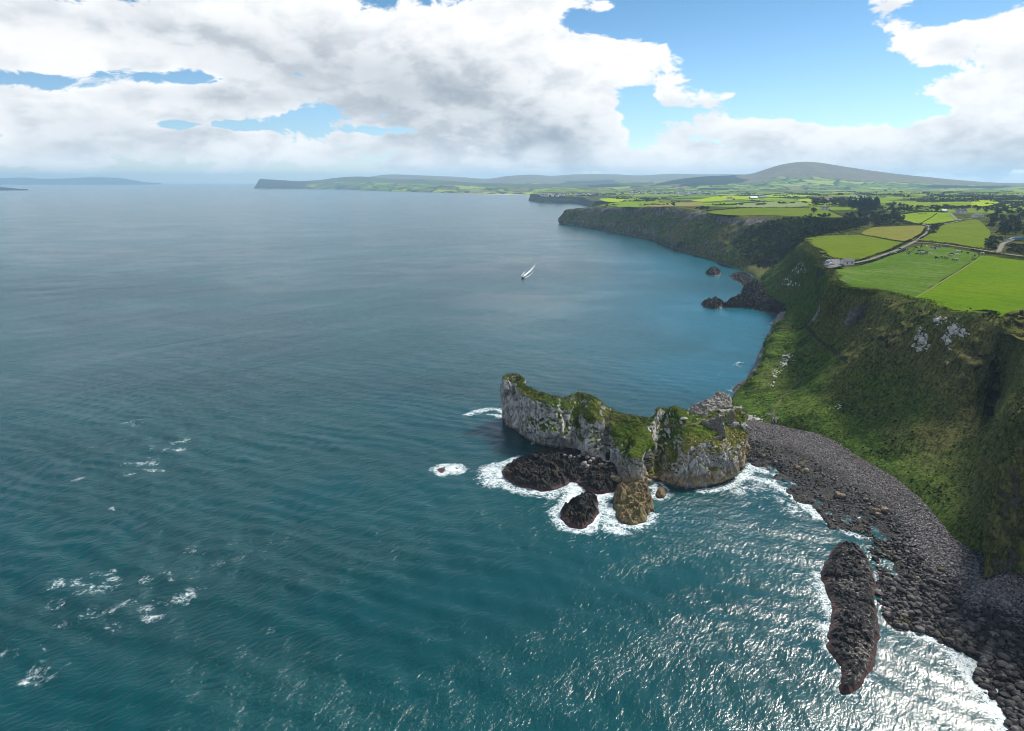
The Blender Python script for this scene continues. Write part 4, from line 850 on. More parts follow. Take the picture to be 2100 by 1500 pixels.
for u, v, r_, amp in [(300, 950, 7, .85), (318, 965, 5, .8), (352, 925, 5, .85), (378, 905, 5, .8), (275, 868, 6, .7), (290, 862, 4, .7), (340, 915, 8, .5), (455, 950, 4, .55), (155, 982, 3, .7), (220, 1045, 3, .7), (285, 970, 8, .5), (360, 1035, 3, .5), (240, 905, 7, .42),
                      (125, 1195, 5, .8), (160, 1190, 6, .75), (190, 1185, 6, .8), (220, 1193, 4, .9), (140, 1230, 5, .7), (205, 1210, 6, .6), (235, 1250, 5, .68), (270, 1240, 5, .65), (305, 1240, 5, .6), (320, 1180, 5, .65), (352, 1190, 4, .6), (378, 1225, 6, .8), (390, 1222, 3, .75), (145, 1270, 5, .6), (320, 1265, 4, .7), (210, 1293, 5, .5), (260, 1290, 5, .5),
                      (35, 1335, 4, .7), (62, 1335, 4, .6), (100, 1365, 4, .7), (78, 1390, 4, .8), (112, 1362, 3, .6), (445, 1157, 3, .7), (395, 1130, 3, .6), (540, 1300, 3, .6), (130, 760, 6, .5), (115, 556, 13, .75), (95, 545, 9, .6), (1507, 752, 5, .6), (1515, 745, 4, .65), (1480, 770, 4, .35), (1560, 580, 6, .3), (1455, 580, 8, .5), (1500, 576, 8, .45), (1485, 600, 6, .4)]:
    foam = np.maximum(foam, blob(at(u, v, 0)[:2], r_ * 1.5, r_ * 1.0, .5) * amp * .52)
# colour of the water: turquoise over the pale bottom of the far bay, deeper teal outside
turq = np.zeros(len(q))
for u, v, rx, ry, amp in [(1470, 640, 110, 190, .75), (1400, 545, 150, 260, .7), (1520, 690, 60, 110, .6), (1340, 620, 140, 260, .45), (1460, 760, 80, 70, .55), (1280, 505, 200, 350, .4), (1300, 700, 120, 120, .35), (1380, 1060, 25, 18, .30), (1240, 1050, 20, 18, .35), (1000, 405, 3500, 1800, .25), (450, 410, 4500, 2500, .25), (900, 470, 700, 500, .12)]:
    turq = np.maximum(turq, blob(at(u, v, 0)[:2], rx, ry) * amp)
turq += .10 * fbm(q3, 120, 3, 161) * np.exp(-q[:, 1] / 3000)
race = np.zeros(len(q))
for u, v, rx, ry, amp in [(330, 900, 70, 90, 1.0), (180, 1180, 70, 60, .9), (100, 600, 220, 180, .9), (600, 1180, 60, 40, .5), (200, 1450, 90, 40, .5)]:
    race = np.maximum(race, blob(at(u, v, 0)[:2], rx, ry, .3) * amp)
sea_a = np.stack([np.clip(foam, 0, 1.3), np.clip(turq, 0, 1), race, race * 0], 1)
fade = np.exp(-np.maximum(q[:, 1] - 250, 0) / 260) * (np.abs(q[:, 0]) < 420)
ws = np.zeros(len(q))
for wl, am, an in [(19, .16, .9), (12.5, .13, .4), (8.2, .10, 1.2), (6.1, .07, .1)]:
    kx, ky = math.cos(an) * 6.283 / wl, math.sin(an) * 6.283 / wl; ph = fbm(q3, wl * 3.5, 2, int(wl * 10)) * 4.5
    ws += am * np.sin(q[:, 0] * kx + q[:, 1] * ky + ph)
Zs = ws * fade * (.55 + 1.4 * race)
m, n, b = mat('sea_water', .12, .5); M_SEA = m
p = n.pos(); a = n.attr('sea'); fo, tq, rc = n.sepc(a)[:3]
b.inputs['IOR'].default_value = 1.333
lowv = n.noise(n.scale(p, (.35, 1, 0)), .006, 4, .6, .4)
deep = n.mix(n.ss(lowv, .35, .65), (.0014, .036, .042), (.0025, .052, .058))
wc = n.mix(n.ss(tq, .0, .85), deep, (.004, .098, .138)); 
# three sizes of chop, stretched along the crests
pr = n.new('ShaderNodeVectorRotate', rotation_type='Z_AXIS'); n.put(pr.inputs['Vector'], p); pr.inputs['Angle'].default_value = R(38); pr = pr.outputs[0]
w1 = n.noise(n.scale(pr, (1, .42, 1)), .30, 3, .55, .7); w2 = n.noise(n.scale(pr, (1, .55, 1)), .9, 3, .6, .5); w3 = n.noise(n.scale(p, (1, .75, 1)), 2.2, 2, .6, .3); w0 = n.noise(n.scale(pr, (1, .25, 1)), .03, 3, .5, .5)
hh = n.math('ADD', n.math('ADD', n.math('MULTIPLY', w1, .80), n.math('MULTIPLY', w2, .60)), n.math('ADD', n.math('MULTIPLY', w3, .22), n.math('MULTIPLY', w0, 2.2)))
slick = n.noise(n.scale(p, (.6, 1, 0)), .0085, 5, .62, 1.6)
stg = n.math('MULTIPLY', n.ss(slick, .36, .60, .38, 1.0), n.math('ADD', .80, n.math('MULTIPLY', rc, .7)))
n.put(b.inputs['Normal'], n.bump(hh, stg, .75))
# foam: lacy net where thin, solid where thick
wp = n.vmath('ADD', p, n.vmath('MULTIPLY', n.noise(p, .3, 4, .65, out=1), (4.5, 4.5, 0)))
net = n.voro(wp, .42, 'DISTANCE_TO_EDGE'); net2 = n.voro(wp, 1.0, 'DISTANCE_TO_EDGE'); f1 = n.noise(p, .16, 3, .6, .5); f2 = n.noise(p, .9, 5, .72, .3)
lace = n.math('MAXIMUM', n.ss(net, .12, .01), n.math('MULTIPLY', n.ss(net2, .15, .01), .75))
fv = n.math('ADD', fo, n.math('ADD', n.math('MULTIPLY', n.math('SUBTRACT', f1, .56), 1.5), n.math('MULTIPLY', n.math('SUBTRACT', f2, .5), 1.0)))
fm = n.math('MAXIMUM', n.ss(fv, .78, 1.25), n.math('MULTIPLY', n.math('MULTIPLY', lace, n.ss(fv, .22, .62)), .9))
fm = n.math('MULTIPLY', fm, n.ss(fo, .05, .25))
milky = n.math('MULTIPLY', n.ss(fv, .15, .95), n.math('MULTIPLY', n.ss(fo, .05, .4), .5))
wc = n.mix(milky, wc, (.10, .26, .28))
n.put(b.inputs['Base Color'], n.mix(fm, wc, (.72, .75, .76)))
n.put(b.inputs['Roughness'], n.mixf(fm, .19, .8))
me = grid_mesh('sea', np.stack([X, Y, Zs.reshape(X.shape)], -1), M_SEA, {'sea': sea_a})
tag(obj('sea', me), 'teal and blue-grey sea under broken cloud', kind='structure')

# ------------------------------------------------------------------ air
HZ = bpy.data.meshes.new('haze'); bm = bmesh.new(); bmesh.ops.create_cube(bm, size=1.0)
for v_ in bm.verts: v_.co = (v_.co.x * 56000, 13000 + v_.co.y * 33500, -16 + (v_.co.z + .5) * 396)
bm.to_mesh(HZ); bm.free()
m = bpy.data.materials.new('haze_air'); m.use_nodes = True; n = NT(m.node_tree); n.n.remove(n.n['Principled BSDF'])
pv = n.new('ShaderNodeVolumePrincipled'); pv.inputs['Color'].default_value = (.48, .76, 1.0, 1); pv.inputs['Density'].default_value = HAZE_DENS; pv.inputs['Anisotropy'].default_value = .15
n.l.new(pv.outputs[0], n.n['Material Output'].inputs['Volume'])

HZ.materials.append(m); tag(obj('haze', HZ), 'pale blue sea haze over the distance', kind='stuff')
# ------------------------------------------------------------------ placing things on the ground
bpy.context.view_layer.update()
GROUND = [BAYO, MIDO, LANDO, HEADO, BEACHO, ROCKS['neck_mound299'][1], ROCKS['skerry201'][1]]
CAMP = Vector((0, 0, H))
def hit_px(u, v, objs=None):
    d = Vector(px_dir(u, v)).normalized(); best = None
    for o in (objs or GROUND):
        ok, loc, nor, _ = o.ray_cast(CAMP, d)
        if ok and (best is None or (loc - CAMP).length < (best[0] - CAMP).length): best = (loc.copy(), nor.copy())
    return best
def gz(x, y, objs=None):
    best = None
    for o in (objs or GROUND):
        ok, loc, nor, _ = o.ray_cast(Vector((x, y, 700)), Vector((0, 0, -1)))
        if ok and (best is None or loc.z > best): best = loc.z
    return best if best is not None else 0.0
def on_land(u, v):                      # cliff-top point seen at (u, v)
    z = 63.0
    for _ in range(4): p_ = at(u, v, z); z = float(land_z(p_[0], p_[1])[0]) + .5
    return np.array([p_[0], p_[1], z])

def drape(name, px, M, label, up=.5, step=8.0, smooth=4, soft=True, kind='structure'):
    L = np.array([on_land(u, v)[:2] for u, v in px]); L = smooth_poly(L, smooth) if soft else L
    L3 = np.c_[L, L[:, :1] * 0]; L = L + np.stack([fbm(L3, 7, 3, 201), fbm(L3, 7, 3, 203)], 1) * (1.6 if name == 'field' else .3)
    lo, hi = L.min(0), L.max(0); xs_ = np.arange(lo[0], hi[0], step); ys_ = np.arange(lo[1], hi[1], step); X_, Y_ = np.meshgrid(xs_, ys_)
    q_ = np.stack([X_.ravel(), Y_.ravel()], 1); q_ = q_[inside(q_, L)]; q_ = q_[seg_dist(q_, L, True) > step * .4] if len(q_) else q_
    vs = [Vector(p_) for p_ in L] + [Vector(p_) for p_ in q_]
    r_ = delaunay_2d_cdt(vs, [], [list(range(len(L)))], 1, 1e-4)
    V = np.array([v_[:] for v_ in r_[0]]); Fc = np.array(r_[2]); Z_ = land_z(V[:, 0], V[:, 1]) + up
    t = V[Fc]; ar = np.cross(t[:, 1] - t[:, 0], t[:, 2] - t[:, 0]); Fc[ar < 0] = Fc[ar < 0][:, ::-1]
    return tag(obj(name, mesh_np(name, np.c_[V, Z_], Fc, M)), label, kind=kind)
def strip(name, px, width, M, label, up=.15, step=2.5, objs=None, land=True, kind='structure', taper=False):
    if land: L = smooth_poly(np.array([on_land(u, v)[:2] for u, v in px]), 6, False)
    else:
        pp = smooth_poly(np.array(px, float), 5, False); hs = [hit_px(u, v, objs) for u, v in pp]; L = np.array([[h[0].x, h[0].y] for h in hs if h])
    seg = np.linalg.norm(np.diff(L, axis=0), axis=1); t = np.r_[0, np.cumsum(seg)]; q_ = np.linspace(0, t[-1], max(3, int(t[-1] / step)))
    C = np.stack([np.interp(q_, t, L[:, 0]), np.interp(q_, t, L[:, 1])], 1); T = np.gradient(C, axis=0); T /= np.linalg.norm(T, axis=1, keepdims=True) + 1e-9
    Nn = np.stack([-T[:, 1], T[:, 0]], 1); rows = []
    for k, off in enumerate((-.5, -.17, .17, .5)):
        w_ = width * (1 + .25 * fbm(np.c_[C, C[:, :1] * 0], 6, 2, 5 + k)); Q = C + Nn * (off * w_)[:, None]
        z_ = (land_z(Q[:, 0], Q[:, 1]) + up) if land else np.array([gz(x, y, objs) for x, y in Q]) + up
        rows.append(np.c_[Q, z_])
    G_ = np.stack(rows, 1); return tag(obj(name, grid_mesh(name, G_, M)), label, kind=kind)

# ------------------------------------------------------------------ fields and lanes
def field_mat(name, c1, c2, c3, ang=0., streak=0., pale=None, sc=1.0):
    m, n, b = mat(name, .95, .0); p = n.pos(); pr = n.new('ShaderNodeVectorRotate', rotation_type='Z_AXIS'); n.put(pr.inputs['Vector'], p); pr.inputs['Angle'].default_value = R(ang); pr = pr.outputs[0]
    a = n.noise(p, .02 * sc, 4, .6); f = n.noise(p, .35 * sc, 5, .68); s = n.noise(n.scale(pr, (.03, .55, 0)), 1.0 * sc, 4, .7, .3); mm = n.noise(p, .08, 4, .6)
    c = n.mix(n.ss(a, .35, .65), c1, c2); c = n.mix(n.ss(f, .42, .68, 0, .6), c, c3)
    c = n.mix(n.ss(mm, .46, .72, 0, .55), c, tuple(x * .55 for x in c1)); c = n.mix(n.ss(n.noise(p, 1.1 * sc, 3, .7), .5, .7, 0, .35), c, tuple(min(1, x * 1.5) for x in c2))
    if ang: c = n.mix(n.math('MULTIPLY', n.ss(n.math('SINE', n.math('ADD', n.math('MULTIPLY', n.sep(pr)[1], .62), n.math('MULTIPLY', mm, 2.0))), .1, .9), .22), c, tuple(x * .62 for x in c1))
    if streak: c = n.mix(n.math('MULTIPLY', n.ss(n.math('ADD', s, n.math('MULTIPLY', n.math('SUBTRACT', mm, .5), .3)), .47, .66), n.ss(a, .34, .56, .15, streak)), c, pale)
    n.put(b.inputs['Base Color'], c); n.put(b.inputs['Normal'], n.bump(f, .5, .5)); return m
FM = {
    'pasture': field_mat('bright_pasture', (.062, .120, .012), (.085, .148, .014), (.040, .080, .010), 62, .85, (.15, .195, .085)),
    'mown': field_mat('mown_pasture', (.088, .160, .008), (.110, .178, .010), (.060, .115, .01), 60, .6, (.125, .18, .014)),
    'olive': field_mat('olive_pasture', (.105, .150, .014), (.125, .165, .016), (.085, .115, .016)),
    'straw': field_mat('straw_meadow', (.150, .165, .026), (.18, .17, .04), (.12, .12, .025)),
    'lime': field_mat('sunny_lime_field', (.25, .34, .010), (.29, .36, .012), (.20, .26, .014), sc=.5),
    'green': field_mat('green_pasture', (.15, .23, .015), (.18, .25, .017), (.12, .17, .018), sc=.5),
    'pale': field_mat('pale_cut_field', (.17, .22, .075), (.20, .24, .10), (.15, .19, .05), sc=.5),
    'rough': field_mat('rough_tussock', (.060, .070, .018), (.11, .10, .03), (.035, .045, .012), sc=1.5),
    'tan': field_mat('tan_stubble', (.22, .17, .06), (.24, .20, .07), (.18, .16, .05), sc=.5)}
FIELDS = [
    ('pasture', [(1706, 556), (1730, 551), (1760, 546), (1800, 534), (1840, 520), (1875, 507), (1905, 504), (1960, 511), (2012, 524), (1980, 545), (1940, 570), (1900, 595), (1872, 611), (1830, 602), (1790, 594), (1748, 591), (1722, 587), (1716, 574)], 'green pasture with pale mowing streaks running to the cliff edge'),
    ('mown', [(2016, 525), (2060, 530), (2110, 536), (2180, 546), (2220, 580), (2140, 625), (2075, 640), (2050, 652), (2030, 645), (1986, 640), (1938, 636), (1902, 621), (1878, 612), (1905, 596), (1945, 571), (1985, 546)], 'smooth vivid green field on the cliff top'),
    ('olive', [(1652, 490), (1690, 484), (1765, 482), (1800, 488), (1852, 497), (1836, 508), (1800, 525), (1760, 535), (1742, 537), (1720, 532), (1700, 524), (1688, 512), (1662, 503)], 'olive pasture beyond the car park'),
    ('straw', [(1768, 481), (1786, 468), (1830, 465), (1888, 463), (1896, 470), (1888, 481), (1860, 495), (1802, 487)], 'straw-yellow meadow beside the bend of the lane'),
    ('olive', [(1884, 492), (1902, 482), (1912, 470), (1930, 462), (1960, 457), (1995, 450), (2012, 455), (2022, 466), (2031, 480), (2022, 510), (1980, 506), (1925, 498)], 'rounded olive field above the cattle lane'),
    ('green', [(1826, 444), (1860, 439), (1895, 436), (1938, 437), (1966, 452), (1925, 458), (1888, 459), (1850, 452)], 'small lens-shaped pasture below the farmhouse'),
    ('olive', [(1450, 434), (1490, 430), (1530, 428), (1600, 427), (1690, 431), (1728, 444), (1700, 446), (1650, 445), (1590, 442), (1530, 442), (1490, 441)], 'strip of pasture along the far cliff top'),
    ('pale', [(1500, 421), (1560, 415), (1640, 414), (1660, 420), (1600, 425), (1540, 426)], 'pale green cut field above the far cliff'),
    ('tan', [(1330, 420), (1390, 417), (1440, 415), (1436, 421), (1380, 423), (1345, 424)], 'tan stubble field near the far cliff'),
    ('lime', [(1560, 404), (1600, 397.5), (1655, 399), (1655, 403), (1620, 405)], 'bright lime field on the rise before the mountain'),
    ('lime', [(1640, 408), (1690, 406), (1700, 410), (1660, 414), (1640, 413)], 'lit lime strip beside the conifer wood'),
    ('lime', [(1990, 418), (2005, 411), (2045, 411), (2052, 417), (2030, 423), (2000, 422)], 'brilliant lime rectangle among dark scrub'),
    ('lime', [(2055, 424), (2060, 420), (2090, 420), (2095, 424)], 'narrow lime strip at the right among scrub'),
    ('green', [(1840, 417), (1870, 413), (1905, 412), (1915, 418), (1890, 424), (1850, 423)], 'knoll of bright rough grass behind the conifers'),
    ('green', [(1920, 416), (1990, 416), (2000, 423), (1950, 425), (1915, 423)], 'yellow-green rough pasture in the middle distance'),
    ('green', [(1560, 411), (1600, 408), (1630, 408), (1630, 413), (1590, 414)], 'green strip in front of the lit rise'),
    ('pale', [(1695, 409), (1730, 403), (1760, 402), (1785, 404), (1760, 408)], 'pale field behind the conifer wood'),
    ('lime', [(1230, 409), (1255, 407), (1280, 408), (1275, 413), (1240, 413)], 'small bright field above the wooded far cliff'),
    ('green', [(1265, 421), (1300, 415), (1370, 412), (1385, 415), (1330, 419), (1290, 424)], 'green field behind the far point'),
    ('rough', [(2052, 655), (2075, 641), (2140, 627), (2215, 640), (2230, 700), (2150, 705), (2100, 700), (2072, 688), (2062, 670)], 'tawny rough grass knoll at the head of the ravine'),
    ('lime', [(1420, 411), (1470, 404), (1540, 402), (1545, 407), (1490, 411), (1440, 414)], 'lime field inland of the stubble'),
]
for k, px, lab in FIELDS: drape('field', px, FM[k], lab, step=8.0 if px[0][1] > 440 else 25.0)
m, n, b = mat('worn_asphalt', .9, .2); M_ASPH = m; p = n.pos(); n.put(b.inputs['Base Color'], n.mix(n.ss(n.noise(p, .4, 5, .7), .35, .65), (.085, .078, .085), (.14, .13, .135)))
m, n, b = mat('lane_gravel', .95, .1); M_LANE = m; p = n.pos(); n.put(b.inputs['Base Color'], n.mix(n.ss(n.noise(p, .5, 5, .7), .35, .65), (.12, .105, .09), (.20, .175, .15)))
m, n, b = mat('trodden_earth', .95, .1); M_PATH = m; p = n.pos(); n.put(b.inputs['Base Color'], n.mix(n.ss(n.noise(p, .8, 5, .7), .4, .6), (.070, .070, .030), (.13, .115, .058)))
m, n, b = mat('dark_path_cut', .95, .1); M_PATHD = m; p = n.pos(); n.put(b.inputs['Base Color'], n.mix(n.ss(n.noise(p, .8, 5, .7), .4, .6), (.018, .024, .012), (.06, .06, .035)))
m, n, b = mat('uncut_grass_margin', .95, .1); M_MARG = m; p = n.pos(); n.put(b.inputs['Base Color'], n.mix(n.ss(n.noise(p, .5, 5, .7), .35, .65), (.11, .165, .015), (.15, .17, .025)))
drape('car_park', [(1689, 541), (1696, 536), (1706, 531.5), (1720, 533), (1736, 537), (1730, 544), (1712, 549), (1697, 551)], M_ASPH, 'grey asphalt car park on the cliff top', up=.65, step=4, smooth=2)
strip('lane', [(1738, 541), (1760, 538.5), (1800, 527.5), (1840, 513.5), (1870, 499), (1884, 491), (1899, 480), (1906, 470), (1904, 464), (1893, 461), (1870, 457), (1840, 450)], 3.3, M_LANE, 'narrow lane curving inland from the car park', up=.75)
strip('lane', [(1874, 497.5), (1900, 498.5), (1940, 502.5), (1990, 510), (2040, 518), (2100, 526), (2180, 537)], 3.0, M_LANE, 'pale straight lane behind the cattle field', up=.78)
strip('lane', [(1905, 463), (1935, 460), (1962, 455), (1972, 448), (1990, 445), (2008, 443)], 3.2, M_LANE, 'drive leading to the farm bungalows', up=.80)
strip('lane', [(2047, 517.5), (2052, 509), (2058, 500), (2075, 494), (2092, 492)], 3.6, M_LANE, 'stony track to the parked vehicles', up=.82)
strip('lane', [(1942, 436), (1950, 441), (1962, 446), (1972, 447.5)], 3.5, M_LANE, 'short curved drive behind the white house', up=.84)
strip('field_margin', [(2016, 525), (1985, 545.5), (1945, 570.5), (1905, 595.5), (1876, 612)], 1.1, M_MARG, 'yellowish uncut strip dividing the two cliff-top fields', up=.72)
strip('footpath', [(1694, 552), (1684, 560), (1672, 570), (1674, 585), (1678, 600), (1676, 615), (1668, 632), (1656, 648), (1650, 660), (1656, 672), (1672, 692), (1690, 706), (1712, 722), (1736, 740)], 1.3, M_PATHD, 'dark zigzag footpath cut across the grassy slope', up=.28, step=1.2, objs=[BAYO], land=False)
strip('footpath', [(1736, 740), (1720, 752), (1690, 762), (1660, 772), (1630, 790), (1608, 812), (1590, 838), (1580, 862), (1562, 874)], 1.0, M_PATH, 'faint trodden path across the bay floor', up=.22, step=1.2, objs=[BAYO], land=False)
strip('footpath', [(1345, 874), (1370, 875), (1400, 874), (1430, 869), (1452, 866)], 1.2, M_PATH, 'worn path over the headland turf towards the castle', up=.2, step=.8, objs=[HEADO], land=False)

# ------------------------------------------------------------------ leaves
m, n, b = mat('leaf_green', .8, .15); M_LEAF = m
oi = n.new('ShaderNodeObjectInfo').outputs['Random']; p = n.pos(); nz = n.noise(p, .35, 3, .6)
c = n.ramp(oi, [(0, (.022, .038, .012)), (.35, (.034, .054, .014)), (.7, (.050, .062, .016)), (1, (.072, .058, .022))]); c = n.mix(n.ss(nz, .35, .65), n.vmath('MULTIPLY', c, (.6,) * 3), n.vmath('MULTIPLY', c, (1.35,) * 3))
n.put(b.inputs['Base Color'], c); b.inputs['Subsurface Weight'].default_value = 0
m, n, b = mat('conifer_needles', .85, .1); M_CON = m; p = n.pos(); n.put(b.inputs['Base Color'], n.mix(n.ss(n.noise(p, .3, 3, .6), .35, .65), (.012, .020, .010), (.032, .040, .018)))
m, n, b = mat('bark', .95, .1); M_BARK = m; p = n.objc(); n.put(b.inputs['Base Color'], n.mix(n.noise(n.scale(p, (1, 1, .2)), 6, 4, .6), (.04, .03, .022), (.11, .09, .07)))
def leaf_quads(C, size, rr, squash=.8):
    n_ = len(C); a_ = rr.normal(size=(n_, 3)); a_ /= np.linalg.norm(a_, axis=1, keepdims=True); b_ = rr.normal(size=(n_, 3)); b_ -= (b_ * a_).sum(1, keepdims=True) * a_; b_ /= np.linalg.norm(b_, axis=1, keepdims=True)
    s_ = (size * (.6 + .8 * rr.random(n_)))[:, None]; V = np.stack([C - a_ * s_, C + b_ * s_ * squash, C + a_ * s_, C - b_ * s_ * squash], 1)
    return V.reshape(-1, 3), np.arange(n_ * 4).reshape(-1, 4)
def taper_tube(pts, rad, k=6):
    V = []; Fc = []
    for i, (p_, r_) in enumerate(zip(pts, rad)):
        for j in range(k): a_ = j * 6.2832 / k; V.append((p_[0] + math.cos(a_) * r_, p_[1] + math.sin(a_) * r_, p_[2]))
    for i in range(len(pts) - 1):
        for j in range(k): Fc.append((i * k + j, i * k + (j + 1) % k, (i + 1) * k + (j + 1) % k, (i + 1) * k + j))
    return np.array(V), np.array(Fc)
def tree_meshes(seed, h, r, nl=520):
    rr = np.random.default_rng(seed); cl = rr.normal(size=(9, 3)) * [r * .48, r * .48, h * .17] + [0, 0, h * .62]; cr_ = r * (.38 + .3 * rr.random(9)); C = []
    for i in range(nl):
        k = rr.integers(9); d = rr.normal(size=3); d /= np.linalg.norm(d); d[2] = abs(d[2]) * .9 if rr.random() < .75 else d[2]; C.append(cl[k] + d * cr_[k] * (.75 + .35 * rr.random()) * [1, 1, .85])
    V, Fc = leaf_quads(np.array(C), r * .17, rr); cm = mesh_np('crown', V, Fc, M_LEAF, smooth=False)
    Vt, Ft = taper_tube([(0, 0, -.8), (.1, 0, h * .2), (.15, .1, h * .45), (.1, .2, h * .7)], [r * .09, r * .065, r * .045, r * .015]); parts = [(Vt, Ft)]
    for k in range(4): e = cl[k]; parts.append(taper_tube([(.12, .05, h * .3), tuple((np.array([.12, .05, h * .3]) + e) / 2 + [0, 0, .2]), tuple(e)], [r * .035, r * .025, r * .01], 5))
    vs, fs, o_ = [], [], 0
    for a_, f_ in parts: vs.append(a_); fs.append(f_ + o_); o_ += len(a_)
    return cm, mesh_np('trunk', np.concatenate(vs), np.concatenate(fs), M_BARK)
def conifer_meshes(seed, h, r):
    rr = np.random.default_rng(seed); C = []
    for i in range(620):
        t = rr.random() ** .75; rad = r * (1 - t) ** .8 * (.35 + .75 * rr.random()) + .15; a_ = rr.random() * 6.28; tier = .12 * math.sin(t * 40); C.append((math.cos(a_) * rad * (1 + tier), math.sin(a_) * rad * (1 + tier), h * (.12 + .88 * t) - rad * .25))
    V, Fc = leaf_quads(np.array(C), .75, rr, .55); cm = mesh_np('crown', V, Fc, M_CON, smooth=False)
    Vt, Ft = taper_tube([(0, 0, -.8), (0, 0, h * .4), (0, 0, h * .97)], [.32, .2, .04]); return cm, mesh_np('trunk', Vt, Ft, M_BARK)
def bush_mesh(seed, r, nl=170):
    rr = np.random.default_rng(seed); cl = rr.normal(size=(5, 3)) * [r * .5, r * .5, r * .12] + [0, 0, r * .35]; C = []
    for i in range(nl): k = rr.integers(5); d = rr.normal(size=3); d /= np.linalg.norm(d); d[2] = abs(d[2]); C.append(cl[k] + d * r * .5 * (.7 + .4 * rr.random()))
    V, Fc = leaf_quads(np.array(C), r * .2, rr); return mesh_np('bush', V, Fc, M_LEAF, smooth=False)
TREES = [tree_meshes(s, 9 + (s % 3) * 1.2, 4.2 + (s % 2) * .6) for s in range(5)]
CONS = [conifer_meshes(40 + s, 13 + 1.6 * s, 3.6) for s in range(3)]
BUSH = [bush_mesh(60 + s, 2.4) for s in range(4)]
def put_tree(meshes, p_, sc, name, label, group):
    e = empty(name, p_, random.uniform(0, 6.28)); e.scale = (sc * random.uniform(.9, 1.15), sc * random.uniform(.9, 1.15), sc)
    obj('crown', meshes[0], e); obj('trunk', meshes[1], e); return tag(e, label, 'tree', group)
def scatter(poly, n_, mind, use_land=False, seed=1, far=True):
    rr = np.random.default_rng(seed); Lp = np.array(poly, float); lo, hi = Lp.min(0), Lp.max(0); out = []; tries = 0
    while len(out) < n_ and tries < n_ * 40:
        tries += 1; q_ = lo + rr.random(2) * (hi - lo)
        if not inside(q_[None], Lp)[0]: continue
        if use_land: p_ = on_land(*q_); p_[2] -= .5
        else:
            h_ = hit_px(*q_)
            if not h_: continue
            p_ = np.array(h_[0])
        if out and min((p_[0] - o_[0]) ** 2 + (p_[1] - o_[1]) ** 2 for o_ in out) < mind ** 2: continue
        out.append(p_)
    return out
for p_ in scatter([(1556, 545), (1590, 512), (1630, 486), (1680, 466), (1745, 447), (1800, 440), (1840, 447), (1850, 455), (1795, 464), (1745, 474), (1660, 487), (1640, 500), (1618, 522), (1585, 548)], 105, 6.0, seed=3):
    put_tree(random.choice(TREES), p_, random.uniform(.62, 1.0), 'broadleaf_tree', 'rounded broadleaf tree in the dark wood filling the gully', 'trees of the gully wood')
for p_ in scatter([(1545, 480), (1580, 455), (1650, 447), (1700, 447), (1690, 460), (1640, 480), (1590, 510), (1560, 530)], 40, 7, seed=4):
    put_tree(random.choice(TREES), p_, random.uniform(.45, .8), 'broadleaf_tree', 'small dark tree clinging to the far side of the gully', 'trees on the gully side')
for p_ in scatter([(1742, 430), (1738, 420), (1760, 415), (1800, 416), (1806, 424), (1795, 434), (1765, 436)], 90, 3.6, True, seed=5):
    put_tree(random.choice(CONS), p_, random.uniform(.8, 1.15), 'conifer_tree', 'tall dark conifer in the dense plantation block', 'conifers of the plantation')
for p_ in scatter([(1655, 421), (1665, 416), (1740, 413), (1742, 424), (1720, 428), (1700, 424), (1675, 425)], 24, 7, True, seed=6):
    put_tree(random.choice(TREES), p_, random.uniform(.9, 1.35), 'broadleaf_tree', 'leafy tree behind the white gabled house', 'trees behind the gabled house')
for p_ in scatter([(1800, 432), (1812, 420), (1850, 424), (1900, 427), (1905, 432), (1860, 434), (1830, 441)], 22, 8, True, seed=7):
    put_tree(random.choice(TREES), p_, random.uniform(.5, .95), 'broadleaf_tree', 'low tree in the scrub beside the plantation', 'scrub trees by the plantation')
for p_ in scatter([(2018, 452), (2040, 440), (2100, 430), (2170, 434), (2170, 494), (2090, 489), (2060, 488), (2040, 478), (2028, 466)], 72, 6.5, True, seed=8):
    put_tree(random.choice(TREES), p_, random.uniform(.6, 1.05), 'broadleaf_tree', 'dark green tree in the wood beside the bungalows', 'trees of the wood by the bungalows')
for p_ in scatter([(1905, 431), (1960, 427), (2040, 427), (2100, 428), (2100, 434), (2020, 438), (1990, 434), (1960, 432), (1925, 434)], 24, 8, True, seed=9):
    put_tree(random.choice(TREES), p_, random.uniform(.5, .8), 'broadleaf_tree', 'tree in the belt behind the farm bungalows', 'tree belt behind the bungalows')
for k, (u, v, s_, lab) in enumerate([(1668, 438, 1.2, 'big lone tree on the cliff edge below the gabled house'), (1440, 434, 1.1, 'round tree at the lip of the far cliff'), (1449, 433, .8, 'smaller tree beside the round one on the far cliff'), (1921, 434, 1.0, 'lone dark tree next to the grey shed'), (1382, 423, .9, 'bushy tree on the hump of the far cliff')]):
    put_tree(TREES[k], on_land(u, v) - [0, 0, .5], s_, 'broadleaf_tree', lab, None)
